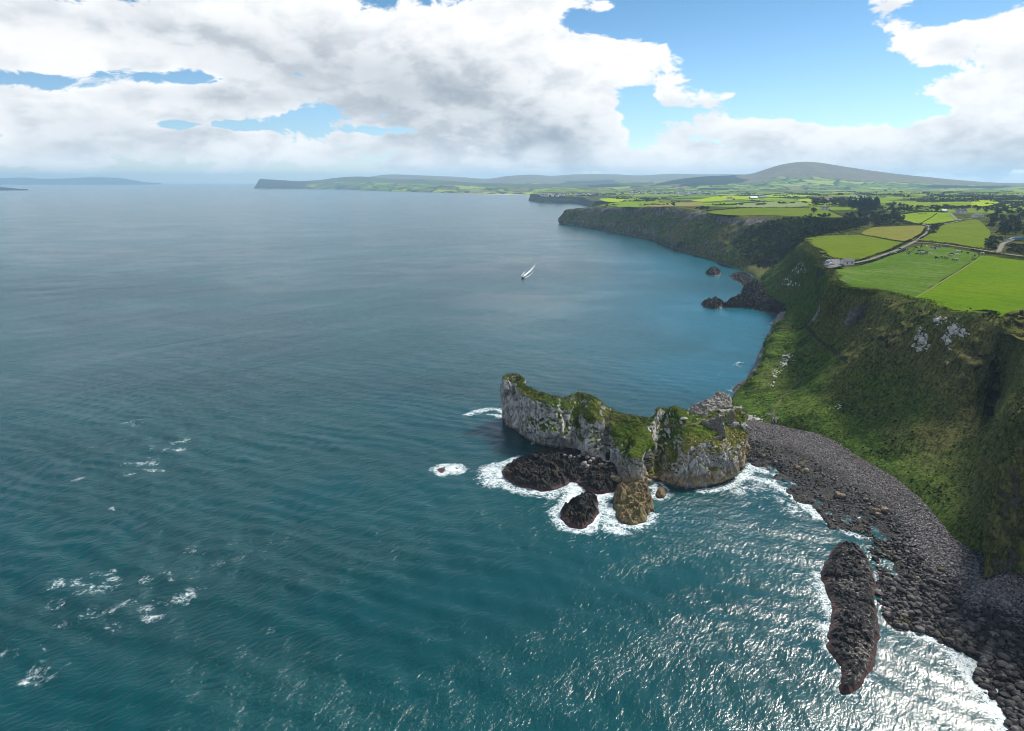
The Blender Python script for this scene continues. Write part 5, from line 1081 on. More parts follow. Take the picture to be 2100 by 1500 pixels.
# bushes: scrub by the lane, the track and the cliff lip
def put_bush(p_, sc, label, group):
    o = obj('bush', random.choice(BUSH), None, p_); o.scale = (sc, sc, sc * random.uniform(.7, 1.0)); o.rotation_euler = (0, 0, random.uniform(0, 6.28)); return tag(o, label, 'bush', group)
for poly, n_, md, sc, lab, grp in [
    ([(1904, 477), (1912, 462), (1930, 460), (1925, 470), (1915, 480)], 22, 3.5, (.8, 1.3), 'dark bush in the thicket at the bend of the lane', 'thicket at the bend of the lane'),
    ([(2022, 511), (2032, 484), (2050, 488), (2040, 500), (2036, 512)], 22, 3.5, (.9, 1.5), 'bush at the corner between olive field and track', 'bushes by the track corner'),
    ([(2062, 512), (2078, 500), (2110, 500), (2130, 520), (2100, 522), (2075, 517)], 34, 3.5, (.8, 1.4), 'gorse bush on the rough knoll by the lane', 'gorse on the knoll'),
    ([(2056, 660), (2080, 645), (2130, 634), (2150, 690), (2100, 694), (2070, 680)], 40, 2.2, (.4, .9), 'tawny gorse bush on the knoll above the ravine', 'gorse above the ravine'),
    ([(1845, 462), (1800, 462), (1830, 452), (1880, 461)], 24, 5, (.6, 1.1), 'low scrub bush in the dip beside the straw meadow', 'scrub in the dip')]:
    for p_ in scatter(poly, n_, md, True, seed=len(lab)): put_bush(p_, random.uniform(*sc), lab, grp)

# hedges: each a bank of leaves along its own line
def hedge(px, hgt, wid, label, dens=7, wob=.5, M=None, lsz=.42):
    L = smooth_poly(np.array([on_land(u, v)[:2] for u, v in px]), 6, False); seg = np.linalg.norm(np.diff(L, axis=0), axis=1); t = np.r_[0, np.cumsum(seg)]; rr = np.random.default_rng(int(px[0][0] * 7 + px[0][1]))
    n_ = int(t[-1] * dens); q_ = rr.random(n_) * t[-1]; x = np.interp(q_, t, L[:, 0]); y = np.interp(q_, t, L[:, 1]); hm = hgt * (.55 + .6 * sstep(fbm(np.c_[x, y, x * 0], 9, 3, 77), -.5, .5))
    C = np.c_[x + rr.normal(size=n_) * wid * .4, y + rr.normal(size=n_) * wid * .4, x * 0]; C[:, 2] = land_z(C[:, 0], C[:, 1]) + .3 + hm * rr.random(n_)
    V, Fc = leaf_quads(C, lsz, rr); return tag(obj('hedge', mesh_np('hedge', V, Fc, M or M_LEAF, smooth=False)), label, 'hedge')
hedge([(1746, 538), (1790, 526), (1835, 509), (1868, 493)], 1.5, 1.3, 'low hedge on the inland side of the car park lane')
hedge([(1765, 544), (1800, 534), (1835, 521), (1855, 514)], 1.0, 1.0, 'thin hedge on the seaward side of the car park lane', dens=5)
hedge([(1706, 530), (1720, 531.5), (1738, 536)], 1.3, 1.1, 'dark hedge along the back of the car park')
hedge([(1698, 551.5), (1712, 550), (1730, 546)], .9, .9, 'scrubby hedge on the near side of the car park', dens=5)
hedge([(1765, 482), (1800, 488), (1850, 497), (1868, 494)], 1.4, 1.3, 'hedge between olive pasture and straw meadow')
hedge([(1786, 466), (1830, 463), (1890, 461.5)], 1.8, 1.6, 'dark hedge along the top of the straw meadow')
hedge([(1897, 470), (1890, 481), (1872, 491)], 1.8, 1.4, 'hedge between straw meadow and the lane bend')
hedge([(1908, 472), (1903, 481), (1886, 491)], 1.4, 1.2, 'hedge between the lane bend and the rounded field')
hedge([(1878, 494), (1930, 499), (1985, 507), (2030, 514)], 1.5, 1.2, 'hedge along the foot of the rounded olive field')
hedge([(1990, 513), (2040, 521), (2100, 529), (2180, 541)], 1.6, 1.4, 'dark hedge on the near side of the straight lane')
hedge([(1824, 444), (1850, 453), (1888, 460.5), (1925, 459.5), (1966, 453)], 1.6, 1.5, 'hedge round the lower side of the lens-shaped pasture')
hedge([(1826, 443), (1860, 438), (1895, 435), (1938, 436)], 1.6, 1.5, 'hedge along the upper side of the lens-shaped pasture')
hedge([(1888, 459), (1905, 449), (1922, 438)], .9, .8, 'thin fence-line hedge splitting the lens-shaped pasture', dens=4)
hedge([(1650, 489), (1690, 483), (1765, 480.5)], 1.8, 2.0, 'rusty scrub hedge along the gully rim')
hedge([(1700, 432), (1716, 438), (1734, 446)], 2.0, 2.0, 'hedge sloping down from the gabled house garden', dens=5)
hedge([(1450, 433), (1500, 429), (1600, 426), (1660, 428)], 2.2, 2.0, 'long hedge behind the far cliff-top pasture', dens=4, lsz=.7)
hedge([(1500, 421), (1560, 414.5), (1640, 413.5)], 2.4, 2.0, 'long hedge behind the pale cut field', dens=4, lsz=.8)
hedge([(1540, 404.5), (1600, 396.5), (1656, 398.5)], 3, 3, 'dark hedge on the crest of the lit rise', dens=3, lsz=1.0)
hedge([(1560, 405), (1610, 405.5), (1656, 403.5)], 3, 3, 'hedge along the foot of the lit lime field', dens=3, lsz=1.0)
hedge([(1990, 423.5), (2030, 424), (2052, 418)], 2.6, 2.2, 'hedge edging the brilliant lime rectangle', dens=3, lsz=.9)

# far-off hedgerow trees and scrub that read as one mass
def mass(name, label, regions, seed, M=None):
    rr = np.random.default_rng(seed); C = []; S = []
    for (u0, u1, v0, v1, n_, hs) in regions:
        k = 0; line = None
        while k < n_:
            u, v = rr.uniform(u0, u1), rr.uniform(v0, v1); run = rr.integers(3, 14); p_ = on_land(u, v); ang = rr.choice([.15, 1.5, -.5]) + rr.normal() * .15
            for j in range(run):
                q_ = p_[:2] + np.array([math.cos(ang), math.sin(ang)]) * j * hs * 1.1 + rr.normal(size=2) * hs * .2; C.append([q_[0], q_[1], 0]); S.append(hs * (.5 + .7 * rr.random())); k += 1
    C = np.array(C); S = np.array(S); ok = inside(C[:, :2], outline) & (seg_dist(C[:, :2], outline[:len(edge_loop)]) > 15); C = C[ok]; S = S[ok]
    C[:, 2] = land_z(C[:, 0], C[:, 1]) + S * .35; Q = np.repeat(C, 26, 0); s_ = np.repeat(S, 26); d = rr.normal(size=Q.shape); d /= np.linalg.norm(d, axis=1, keepdims=True); d[:, 2] = np.abs(d[:, 2]) * .9
    Q = Q + d * (s_ * .5)[:, None] * (.7 + .4 * rr.random(len(Q)))[:, None]; V, Fc = leaf_quads(Q, s_ * .22, rr); return tag(obj(name, mesh_np(name, V, Fc, M or M_LEAF, smooth=False)), label, kind='stuff')
mass('hedgerow_trees', 'far hedgerow trees scattered over the plateau fields', [(1240, 1700, 398, 424, 300, 6), (1500, 1720, 394, 412, 170, 7), (1700, 2110, 392, 404, 300, 8), (1640, 1760, 400, 412, 70, 7)], 5)
mass('scrub', 'dark scrub covering the rough ground at right', [(1860, 2110, 402, 412, 420, 7), (2040, 2120, 408, 428, 260, 6), (1900, 1990, 409, 416, 130, 6), (1880, 2000, 424, 430, 130, 5), (1815, 1900, 426, 436, 120, 4)], 6)
mass('town_trees', 'dark trees around the distant town above the far cliff', [(1100, 1260, 398.5, 404, 330, 9), (1210, 1330, 405, 416, 200, 8), (1260, 1520, 393.5, 400, 300, 8)], 7)

def undergrowth(name, label, polys, n_, sz, seed, M=None):
    rr = np.random.default_rng(seed); C = []; S = []
    for poly in polys:
        Lp = np.array(poly, float); lo, hi = Lp.min(0), Lp.max(0); k = 0; tr = 0
        while k < n_ and tr < n_ * 6:
            tr += 1; q_ = lo + rr.random(2) * (hi - lo)
            if not inside(q_[None], Lp)[0]: continue
            h_ = hit_px(*q_, [MIDO, BAYO])
            if not h_: continue
            k += 1; C.append(tuple(h_[0])); S.append(sz * (.5 + rr.random()))
    C = np.array(C); S = np.array(S); Q = np.repeat(C, 22, 0); s_ = np.repeat(S, 22); d = rr.normal(size=Q.shape); d /= np.linalg.norm(d, axis=1, keepdims=True); d[:, 2] = np.abs(d[:, 2]) * .8
    V, Fc = leaf_quads(Q + d * (s_ * .5)[:, None], s_ * .24, rr); return tag(obj(name, mesh_np(name, V, Fc, M or M_LEAF, smooth=False)), label, kind='stuff')
undergrowth('undergrowth', 'dense dark undergrowth covering the wooded gully', [[(1550, 555), (1575, 515), (1625, 480), (1680, 458), (1745, 445), (1810, 438), (1850, 452), (1795, 464), (1745, 474), (1660, 487), (1640, 500), (1618, 522), (1585, 550)], [(1500, 500), (1540, 465), (1600, 447), (1690, 446), (1640, 478), (1580, 515), (1545, 545)]], 520, 3.6, 14)

# tussocks and bracken standing out of the turf
def tufts(src, n_, size, label, name, M, seed, zmin, cond):
    me_ = src.data; nv = len(me_.vertices); co = np.zeros(nv * 3, np.float32); me_.vertices.foreach_get('co', co); co = co.reshape(-1, 3); no = np.zeros(nv * 3, np.float32); me_.vertices.foreach_get('normal', no); no = no.reshape(-1, 3)
    a_ = np.zeros(nv * 4, np.float32); me_.attributes['mat'].data.foreach_get('color', a_); a_ = a_.reshape(-1, 4); rr = np.random.default_rng(seed)
    ok = np.nonzero((a_[:, 0] < .3) & (co[:, 2] > zmin) & (np.abs(no[:, 2]) > .35) & cond(co))[0]; i = rr.choice(ok, n_); C = co[i] + rr.normal(size=(n_, 3)) * [.5, .5, .12] + [0, 0, size * .35]
    V, Fc = leaf_quads(C, size, rr, .6); return tag(obj(name, mesh_np(name, V, Fc, M, smooth=False)), label, kind='stuff')
m, n, b = mat('bracken', .95, 0); M_BRACK = m; p = n.pos(); n.put(b.inputs['Base Color'], n.mix(n.ss(n.noise(p, .25, 4, .65), .38, .62), n.mix(n.ss(n.noise(p, 1.5, 2), .4, .6), (.03, .06, .012), (.075, .12, .022)), (.125, .105, .045)))
tufts(BAYO, 42000, .42, 'tussocks of long grass and bracken over the bay slope', 'tussock_grass', M_BRACK, 21, 4.5, lambda c: fbm(c, 9, 4, 301) > -.05)
tufts(BAYO, 7000, .7, 'darker bracken clumps in the folds of the bay slope', 'bracken', M_LEAF, 22, 6, lambda c: fbm(c, 14, 4, 305) > .22)
tufts(HEADO, 14000, .26, 'tufted grass on top of the headland', 'tufted_grass', M_BRACK, 23, 5, lambda c: c[:, 2] > 4)

# rough grass along the cliff lip
rr = np.random.default_rng(8); E = np.array([p_[-1] for p_ in bay_ctrl[1:]]); t = np.r_[0, np.cumsum(np.linalg.norm(np.diff(E, axis=0), axis=1))]; q_ = rr.random(16000) * t[-1]
Cx = np.interp(q_, t, E[:, 0]) + rr.normal(size=16000) * 1.9; Cy = np.interp(q_, t, E[:, 1]) + rr.normal(size=16000) * 1.9
Cz = hland(Cx, Cy) - .1 + rr.random(16000) * .6
m, n, b = mat('long_dry_grass', .95, .1); M_DRY = m; p = n.pos(); n.put(b.inputs['Base Color'], n.mix(n.ss(n.noise(p, .4, 4, .65), .35, .65), (.05, .065, .015), (.16, .15, .045)))
V, Fc = leaf_quads(np.c_[Cx, Cy, Cz], .42, rr, .5); tag(obj('long_grass', mesh_np('long_grass', V, Fc, M_DRY, smooth=False)), 'long dry grass fringing the cliff-top fields', kind='stuff')
# ------------------------------------------------------------------ pale outcrops on the slope
def outcrop(cells, label, name='chalk_outcrop', M=None, seed=1, flat=.45, objs=None):
    rr = np.random.default_rng(seed); V = []; Fc = []; o_ = 0; c0 = None
    for (u, v, r_, k) in cells:
        for _ in range(k * 2):
            h_ = hit_px(u + rr.normal() * r_ * .95, v + rr.normal() * r_ * .9, objs or [BAYO])
            if not h_: continue
            loc, nor = h_; s_ = min(1.6, .14 + r_ * .035 * rr.exponential(1.3)); B = np.array(nor); t1 = np.cross(B, [0, 0, 1.0]); t1 /= np.linalg.norm(t1) + 1e-6; t2 = np.cross(B, t1)
            W = IV * (1 + .4 * rr.normal(size=(len(IV), 1)) * .6); W = W * [s_ * rr.uniform(.8, 1.5), s_ * rr.uniform(.8, 1.5), s_ * flat]
            Q = np.array(loc) + W[:, :1] * t1 + W[:, 1:2] * t2 + W[:, 2:] * B
            V.append(Q); Fc.append(IF + o_); o_ += len(IV); c0 = c0 if c0 is not None else np.array(loc)
    if not V: return
    V = np.concatenate(V) - c0; loose = any(w_ in label for w_ in ('stones', 'rubble', 'rocks', 'patch', 'streak', 'stone below')); o = obj('loose_stones' if loose else name, mesh_np(name, V, np.concatenate(Fc), M or M_CHALK, smooth=False), None, c0); return tag(o, label, kind='stuff') if loose else tag(o, label, 'rock')
m, n, b = mat('bright_chalk', .9, .1); M_CHALK = m; p = n.pos(); n.put(b.inputs['Base Color'], n.mix(n.ss(n.noise(p, .9, 5, .7), .3, .6), (.22, .21, .195), (.60, .58, .55)))
outcrop([(1640, 540, 5, 10), (1636, 550, 5, 12), (1632, 558, 4, 10), (1648, 546, 4, 8), (1648, 556, 3, 7)], 'bright white chalk scar on the slope below the car park', seed=2)
outcrop([(1620, 578, 8, 10), (1605, 580, 5, 5), (1632, 584, 5, 6)], 'grey-white rubble patch under the chalk scar', seed=3)
outcrop([(1955, 680, 8, 16), (1968, 678, 8, 14), (1942, 690, 6, 10), (1978, 683, 5, 8), (1938, 698, 4, 5)], 'upper white rock patch on the bay slope', seed=4)
outcrop([(1888, 690, 5, 12), (1886, 704, 6, 18), (1884, 716, 4, 10), (1898, 702, 6, 9), (1902, 712, 4, 5), (1890, 676, 4, 6)], 'tall white rock streak on the bay slope', seed=5)
outcrop([(1925, 655, 5, 8), (1935, 658, 4, 4)], 'small white rocks just under the cliff-top field', seed=6)
outcrop([(1882, 640, 2, 3)], 'tiny white stone below the cliff-top field', seed=7)
outcrop([(1942, 745, 2, 4), (1948, 716, 3, 4), (1990, 732, 3, 5)], 'scattered white stones low on the bay slope', seed=8)
outcrop([(1615, 735, 6, 14), (1608, 750, 6, 12), (1590, 765, 5, 8), (1604, 742, 4, 8), (1580, 790, 4, 5)], 'grey-white rocks showing through turf above the chalk shore', seed=9)
outcrop([(2046, 726, 3, 6), (2050, 735, 3, 5), (2044, 742, 3, 4)], 'pinkish stones at the head of the dark ravine', M=M_TAN, seed=10)
outcrop([(1550, 868, 5, 18), (1540, 864, 6, 18), (1528, 870, 5, 14), (1558, 862, 4, 8)], 'pale fan of rubble beside the castle ruin', seed=11, objs=[ROCKS['neck_mound299'][1], BAYO])
outcrop([(1585, 852, 3, 6), (1590, 858, 3, 8), (1586, 864, 3, 6), (1578, 848, 4, 6)], 'curved rib of low grey rocks on the bay floor', M=M_PALE, seed=12, flat=1.1)
outcrop([(1345, 870, 5, 9), (1352, 878, 5, 8), (1336, 878, 5, 8), (1360, 852, 4, 4)], 'white rocks on the headland turf below the knoll', seed=13, objs=[HEADO])
o = obj('chalk_slab', boulder_mesh('chalk_slab', 93, M_CHALK, 2, .45), None, hit_px(1402, 859, [HEADO])[0]); o.scale = (1.9, 1.2, 1.2); tag(o, 'flat white rock slab on the headland turf by the path', 'rock')
outcrop([(1488, 906, 3, 5), (1495, 912, 3, 4)], 'white stones on the yellowish end of the headland', seed=15, objs=[HEADO])
outcrop([(1720, 835, 3, 6)], 'little pale stones in the middle of the bay floor', seed=16)

# ------------------------------------------------------------------ castle ruin: walls of weathered masonry
m, n, b = mat('castle_masonry', .95, .1); M_MASON = m; p = n.objc(); vo = n.voro(n.scale(p, (1, 1, 1.4)), 2.2, 'F1', 1); vd = n.voro(n.scale(p, (1, 1, 1.4)), 2.2, 'DISTANCE_TO_EDGE')
c = n.mix(n.sepc(vo)[0], (.19, .175, .155), (.42, .39, .35)); c = n.mix(n.ss(vd, .06, .0), c, (.05, .045, .04)); c = n.mix(n.ss(n.noise(p, .5, 4, .6), .5, .65, 0, .6), c, (.10, .10, .04))
n.put(b.inputs['Base Color'], c); n.put(b.inputs['Normal'], n.bump(n.ss(vd, 0, .12), .8, .15))
def voxel_wall(name, A_, B_, z0, prof, thick, holes, seed, parent, st=.45):
    A_ = np.array(A_, float); B_ = np.array(B_, float); d = B_ - A_; Ln = np.linalg.norm(d); d /= Ln; nn = np.array([-d[1], d[0]]); ns_ = int(Ln / st); nz_ = int(max(prof) / st) + 2; nt_ = max(2, int(thick / st)); rr = np.random.default_rng(seed)
    top = np.interp(np.linspace(0, 1, ns_), np.linspace(0, 1, len(prof)), prof) + rr.normal(size=ns_) * .35
    O = np.zeros((ns_ + 2, nt_ + 2, nz_ + 2), bool)
    for i in range(ns_):
        for k in range(nz_):
            if k * st < top[i] and not any(h0 <= (i + .5) / ns_ <= h1 and z_0 <= k * st <= z_1 for h0, h1, z_0, z_1 in holes): O[i + 1, 1:-1, k + 1] = True
        if rr.random() < .35: O[i + 1, 1, min(nz_, max(1, int(top[i] / st)))] = False
    V = {}; Fc = []
    def vid(i, j, k):
        if (i, j, k) not in V:
            jt = np.array(rr.normal(size=3)) * st * .16; V[(i, j, k)] = (len(V), tuple(np.r_[A_ + d * (i - 1) * st + nn * (j - 1) * thick / nt_, z0 + (k - 1) * st] + jt))
        return V[(i, j, k)][0]
    for i, j, k in zip(*np.nonzero(O)):
        for ax, sg in ((0, 1), (0, -1), (1, 1), (1, -1), (2, 1), (2, -1)):
            nb = [i, j, k]; nb[ax] += sg
            if O[tuple(nb)]: continue
            c_ = [i, j, k]; c_[ax] += (sg > 0); o1, o2 = [(1, 2), (2, 0), (0, 1)][ax]; q_ = []
            for a_, b_ in ((0, 0), (1, 0), (1, 1), (0, 1)): t_ = list(c_); t_[o1] += a_; t_[o2] += b_; q_.append(vid(*t_))
            Fc.append(q_ if sg > 0 else q_[::-1])
    me = mesh_np(name, np.array([v_[1] for v_ in V.values()]) - np.r_[np.array(parent.location)], np.array(Fc), M_MASON, smooth=False); return obj(name, me, parent)
HN = [HEADO, ROCKS['neck_mound299'][1]]
def foot(u, v): return np.array(hit_px(u, v, HN)[0])
c0 = foot(1457, 879); c1 = foot(1482, 888); zc = min(c0[2], c1[2]) - 1.0; cas = empty('castle_ruin', (c0[0], c0[1], zc)); tag(cas, 'roofless grey castle ruin with slit windows on the headland neck', 'ruin'); bpy.context.view_layer.update()
dv = (c1 - c0)[:2]; dv /= np.linalg.norm(dv); nv = np.array([-dv[1], dv[0]])
voxel_wall('front_wall', c0[:2], c1[:2] + dv * .5, zc, [7.2, 8.4, 8.0, 8.8, 9.2, 8.4, 9.4, 8.8], 1.3, [(.22, .30, 5.2, 6.7), (.68, .78, 5.6, 7.2), (.36, .45, 2.3, 3.5)], 3, cas)
voxel_wall('side_wall', c1[:2] + dv * .5, c1[:2] + dv * .5 + nv * 6.5, zc, [9.2, 8.2, 8.6, 6.4, 5.2], 1.2, [(.45, .58, 4.5, 6.0)], 4, cas)
voxel_wall('side_wall', c0[:2], c0[:2] + nv * 6.5, zc, [7.2, 6.4, 6.6, 4.5], 1.2, [], 5, cas)
def ruin(pxa, pxb, z, prof, label, seed, thick=1.1, name='stone_wall'):
    a_ = foot(*pxa); b_ = foot(*pxb); z = min(a_[2], b_[2]) - .6; e = empty(name, (a_[0], a_[1], z)); tag(e, label, 'wall'); bpy.context.view_layer.update(); voxel_wall('wall', a_[:2], b_[:2], z, prof, thick, [], seed, e)
ruin((1479, 896), (1489, 903), 0, [6.0, 7.2, 6.2, 6.4, 4.4], 'broken thick wall stub beside the castle ruin', 6, 2.2)
ruin((1496, 870), (1506, 866), 0, [5.4, 7.0, 7.6, 6.8], 'leaning rock-like wall behind the castle ruin', 7, 2.6)
ruin((1394, 912), (1434, 911), 13.5, [1.8, 2.2, 2.3, 2.0, 2.3, 1.9], 'low dark drystone wall across the headland turf', 8)
ruin((1450, 906), (1480, 902), 11.0, [1.6, 1.9, 1.7, 2.1, 1.6], 'low broken wall on the yellowish end of the headland', 9)

# ------------------------------------------------------------------ buildings
def plain(name, c, rough=.8, spec=.2):
    m, n, b = mat(name, rough, spec); p = n.objc(); f = n.noise(p, 1.3, 4, .6); n.put(b.inputs['Base Color'], n.mix(n.ss(f, .3, .7), tuple(x * .82 for x in c), c)); return m
M_WHITE = plain('white_render', (.74, .73, .70)); M_SLATE = plain('slate_roof', (.10, .10, .115)); M_GLASS = plain('dark_glass', (.02, .025, .03), .1, .6); M_FRAME = plain('white_frame', (.75, .75, .75), .5); M_DOOR = plain('painted_door', (.09, .05, .035), .5); M_BRICKC = plain('chimney_render', (.35, .30, .26)); M_GREYW = plain('grey_block', (.32, .32, .32)); M_TIN = plain('tin_roof', (.30, .34, .37), .5, .4); M_REDR = plain('red_tile_roof', (.26, .13, .09))
def box(sx, sy, sz, c=(0, 0, 0), M=None, name='box'):
    bm = bmesh.new(); bmesh.ops.create_cube(bm, size=1.0)
    for v_ in bm.verts: v_.co = (c[0] + v_.co.x * sx, c[1] + v_.co.y * sy, c[2] + v_.co.z * sz)
    me = bpy.data.meshes.new(name); bm.to_mesh(me); bm.free(); me.materials.append(M); return me
def poly_mesh(name, V, Fc, M):
    me = bpy.data.meshes.new(name); me.from_pydata([tuple(v_) for v_ in V], [], Fc); me.update(); me.materials.append(M); return me
def house(p_, rz, L, W, Hh, label, MW=None, MR=None, wins=3, wings=(), chimney=True, roofk=.75, cat='house'):
    MW = MW or M_WHITE; MR = MR or M_SLATE; e = empty('house', p_, rz); tag(e, label, cat)
    def block(cx, cy, L, W, Hh, along):
        r_ = W * .5 * roofk; X = lambda x, y, z: (cx + (x if along else y), cy + (y if along else -x), z)
        l, w_ = L / 2, W / 2
        V = [X(-l, -w_, -1), X(l, -w_, -1), X(l, w_, -1), X(-l, w_, -1), X(-l, -w_, Hh), X(l, -w_, Hh), X(l, w_, Hh), X(-l, w_, Hh), X(-l, 0, Hh + r_), X(l, 0, Hh + r_)]
        obj('wall', poly_mesh('wall', V, [(0, 1, 5, 4), (1, 2, 6, 9, 5), (2, 3, 7, 6), (3, 0, 4, 8, 7)], MW), e)
        o_ = .35; th = .18; ry = w_ + o_; rz_ = Hh - o_ * roofk
        V = [X(-l - o_, -ry, rz_), X(l + o_, -ry, rz_), X(l + o_, 0, Hh + r_), X(-l - o_, 0, Hh + r_), X(l + o_, ry, rz_), X(-l - o_, ry, rz_)]; V2 = [(a_, b_, c_ + th) for a_, b_, c_ in V]
        rf = obj('roof', poly_mesh('roof', V + V2, [(0, 3, 2, 1), (3, 5, 4, 2), (6, 7, 8, 9), (9, 8, 10, 11), (0, 1, 7, 6), (4, 5, 11, 10), (1, 2, 8, 7), (2, 4, 10, 8), (0, 6, 9, 3), (3, 9, 11, 5)], MR), e)
        if chimney:
            for s_ in (-1, 1): q_ = X(s_ * (l - .7), 0, Hh + r_ + .5); obj('chimney', box(.9, .7, 1.6, q_, M_BRICKC, 'chimney'), rf)
        for i in range(wins):
            x_ = -l + L * (i + .5) / wins
            for sd in (-1, 1):
                if i == wins // 2 and sd == -1 and wins > 2:
                    q_ = X(x_, sd * (w_ + .02), 1.0); obj('door', box(*( (1.0, .1, 2.1) if along else (.1, 1.0, 2.1)), q_, M_DOOR, 'door'), e); continue
                q_ = X(x_, sd * (w_ + .02), Hh * .55); f_ = obj('window', box(*((1.35, .1, 1.35) if along else (.1, 1.35, 1.35)), q_, M_FRAME, 'window'), e)
                q2 = X(x_, sd * (w_ + .08), Hh * .55); obj('pane', box(*((1.1, .04, 1.1) if along else (.04, 1.1, 1.1)), q2, M_GLASS, 'pane'), f_)
    block(0, 0, L, W, Hh, True)
    for (cx, cy, l2, w2, h2) in wings: block(cx, cy, l2, w2, h2, False)
    return e
def lp(u, v): p_ = on_land(u, v); p_[2] -= .3; return p_
house(lp(1691, 431), .15, 13, 7, 3.6, 'white house with two gabled fronts among trees', wings=[(-3.6, -3.2, 5, 4.6, 3.4), (3.4, -3.2, 5, 4.6, 3.4)], wins=3)
house(lp(1970, 438), -.25, 15, 7.5, 3.6, 'white gabled farmhouse with grey roof above the fields', wings=[(-2.5, -3.6, 5, 5, 3.6), (4.2, -3.4, 4.5, 4.4, 3.2)])
house(lp(2004, 444), .25, 16, 7, 2.9, 'long low white bungalow with dark slate roof', wins=5, chimney=False)
house(lp(1935, 435), .1, 9, 5, 2.8, 'small grey shed beside the lone tree', MW=M_GREYW, MR=M_TIN, wins=2, chimney=False, cat='shed')
house(lp(1737, 542), .30, 8.5, 4.6, 2.6, 'white-gabled block with grey roof at the car park', wins=2, chimney=False, cat='building')
house(lp(1699, 405), .4, 22, 9, 4.2, 'pinkish white farmhouse on the bright fields', wings=[(6, -4, 8, 6, 4)], MR=M_REDR)
house(lp(1748, 402), .2, 16, 8, 3.6, 'white bungalow behind the conifer wood')
house(lp(1763, 401.5), -.1, 14, 7, 3.6, 'second small white house behind the conifer wood')
house(lp(1886, 394), .1, 22, 9, 4.5, 'bright white house far out on the plateau')
house(lp(1898, 395.5), .3, 26, 9, 4.0, 'long white building beside the far bright house', wins=5)
house(lp(1545, 408), .25, 28, 10, 4.2, 'long grey farm shed on the far fields', MW=M_GREYW, MR=M_TIN, wins=4, chimney=False, cat='barn')
house(lp(1562, 407), -.2, 20, 10, 4.6, 'grey barn with pale roof at the far farm', MW=M_GREYW, MR=M_TIN, wins=3, chimney=False, cat='barn')
house(lp(1496, 409), .2, 18, 9, 4.0, 'dark-roofed house standing in trees on the far fields')
house(lp(2092, 401), .0, 16, 8, 3.6, 'small white house in scrub near the right edge')
# town houses far away: too small to show their parts
def small_house(seed):
    rr = random.Random(seed); L_, W_, h_ = rr.uniform(11, 20), rr.uniform(7, 9), rr.uniform(4.5, 7); r_ = W_ * .4; l, w_ = L_ / 2, W_ / 2
    V = [(-l, -w_, -2), (l, -w_, -2), (l, w_, -2), (-l, w_, -2), (-l, -w_, h_), (l, -w_, h_), (l, w_, h_), (-l, w_, h_), (-l, 0, h_ + r_), (l, 0, h_ + r_)]
    me = poly_mesh('town_house', V, [(0, 1, 5, 4), (1, 2, 6, 9, 5), (2, 3, 7, 6), (3, 0, 4, 8, 7), (4, 5, 9, 8), (6, 7, 8, 9)], M_WHITE); me.materials.append(M_SLATE if seed % 3 else M_REDR)
    me.polygons[4].material_index = 1; me.polygons[5].material_index = 1; return me
TH = [small_house(s) for s in range(6)]; rr = random.Random(4); groups = [(1105, 1235, 398.6, 401.5, 60, 'white house of the distant town above the far cliff', 'houses of the distant town'), (1290, 1480, 394.5, 398.5, 60, 'pale house of the inland village below the mountain', 'houses of the inland village')]
for (u0, u1, v0, v1, n_, lab, grp) in groups:
    for k in range(n_):
        p_ = on_land(rr.uniform(u0, u1), rr.uniform(v0, v1)); o = obj('town_house', rr.choice(TH), None, p_); o.rotation_euler = (0, 0, rr.choice([0, .3, 1.2, -.4])); tag(o, lab, 'house', grp)

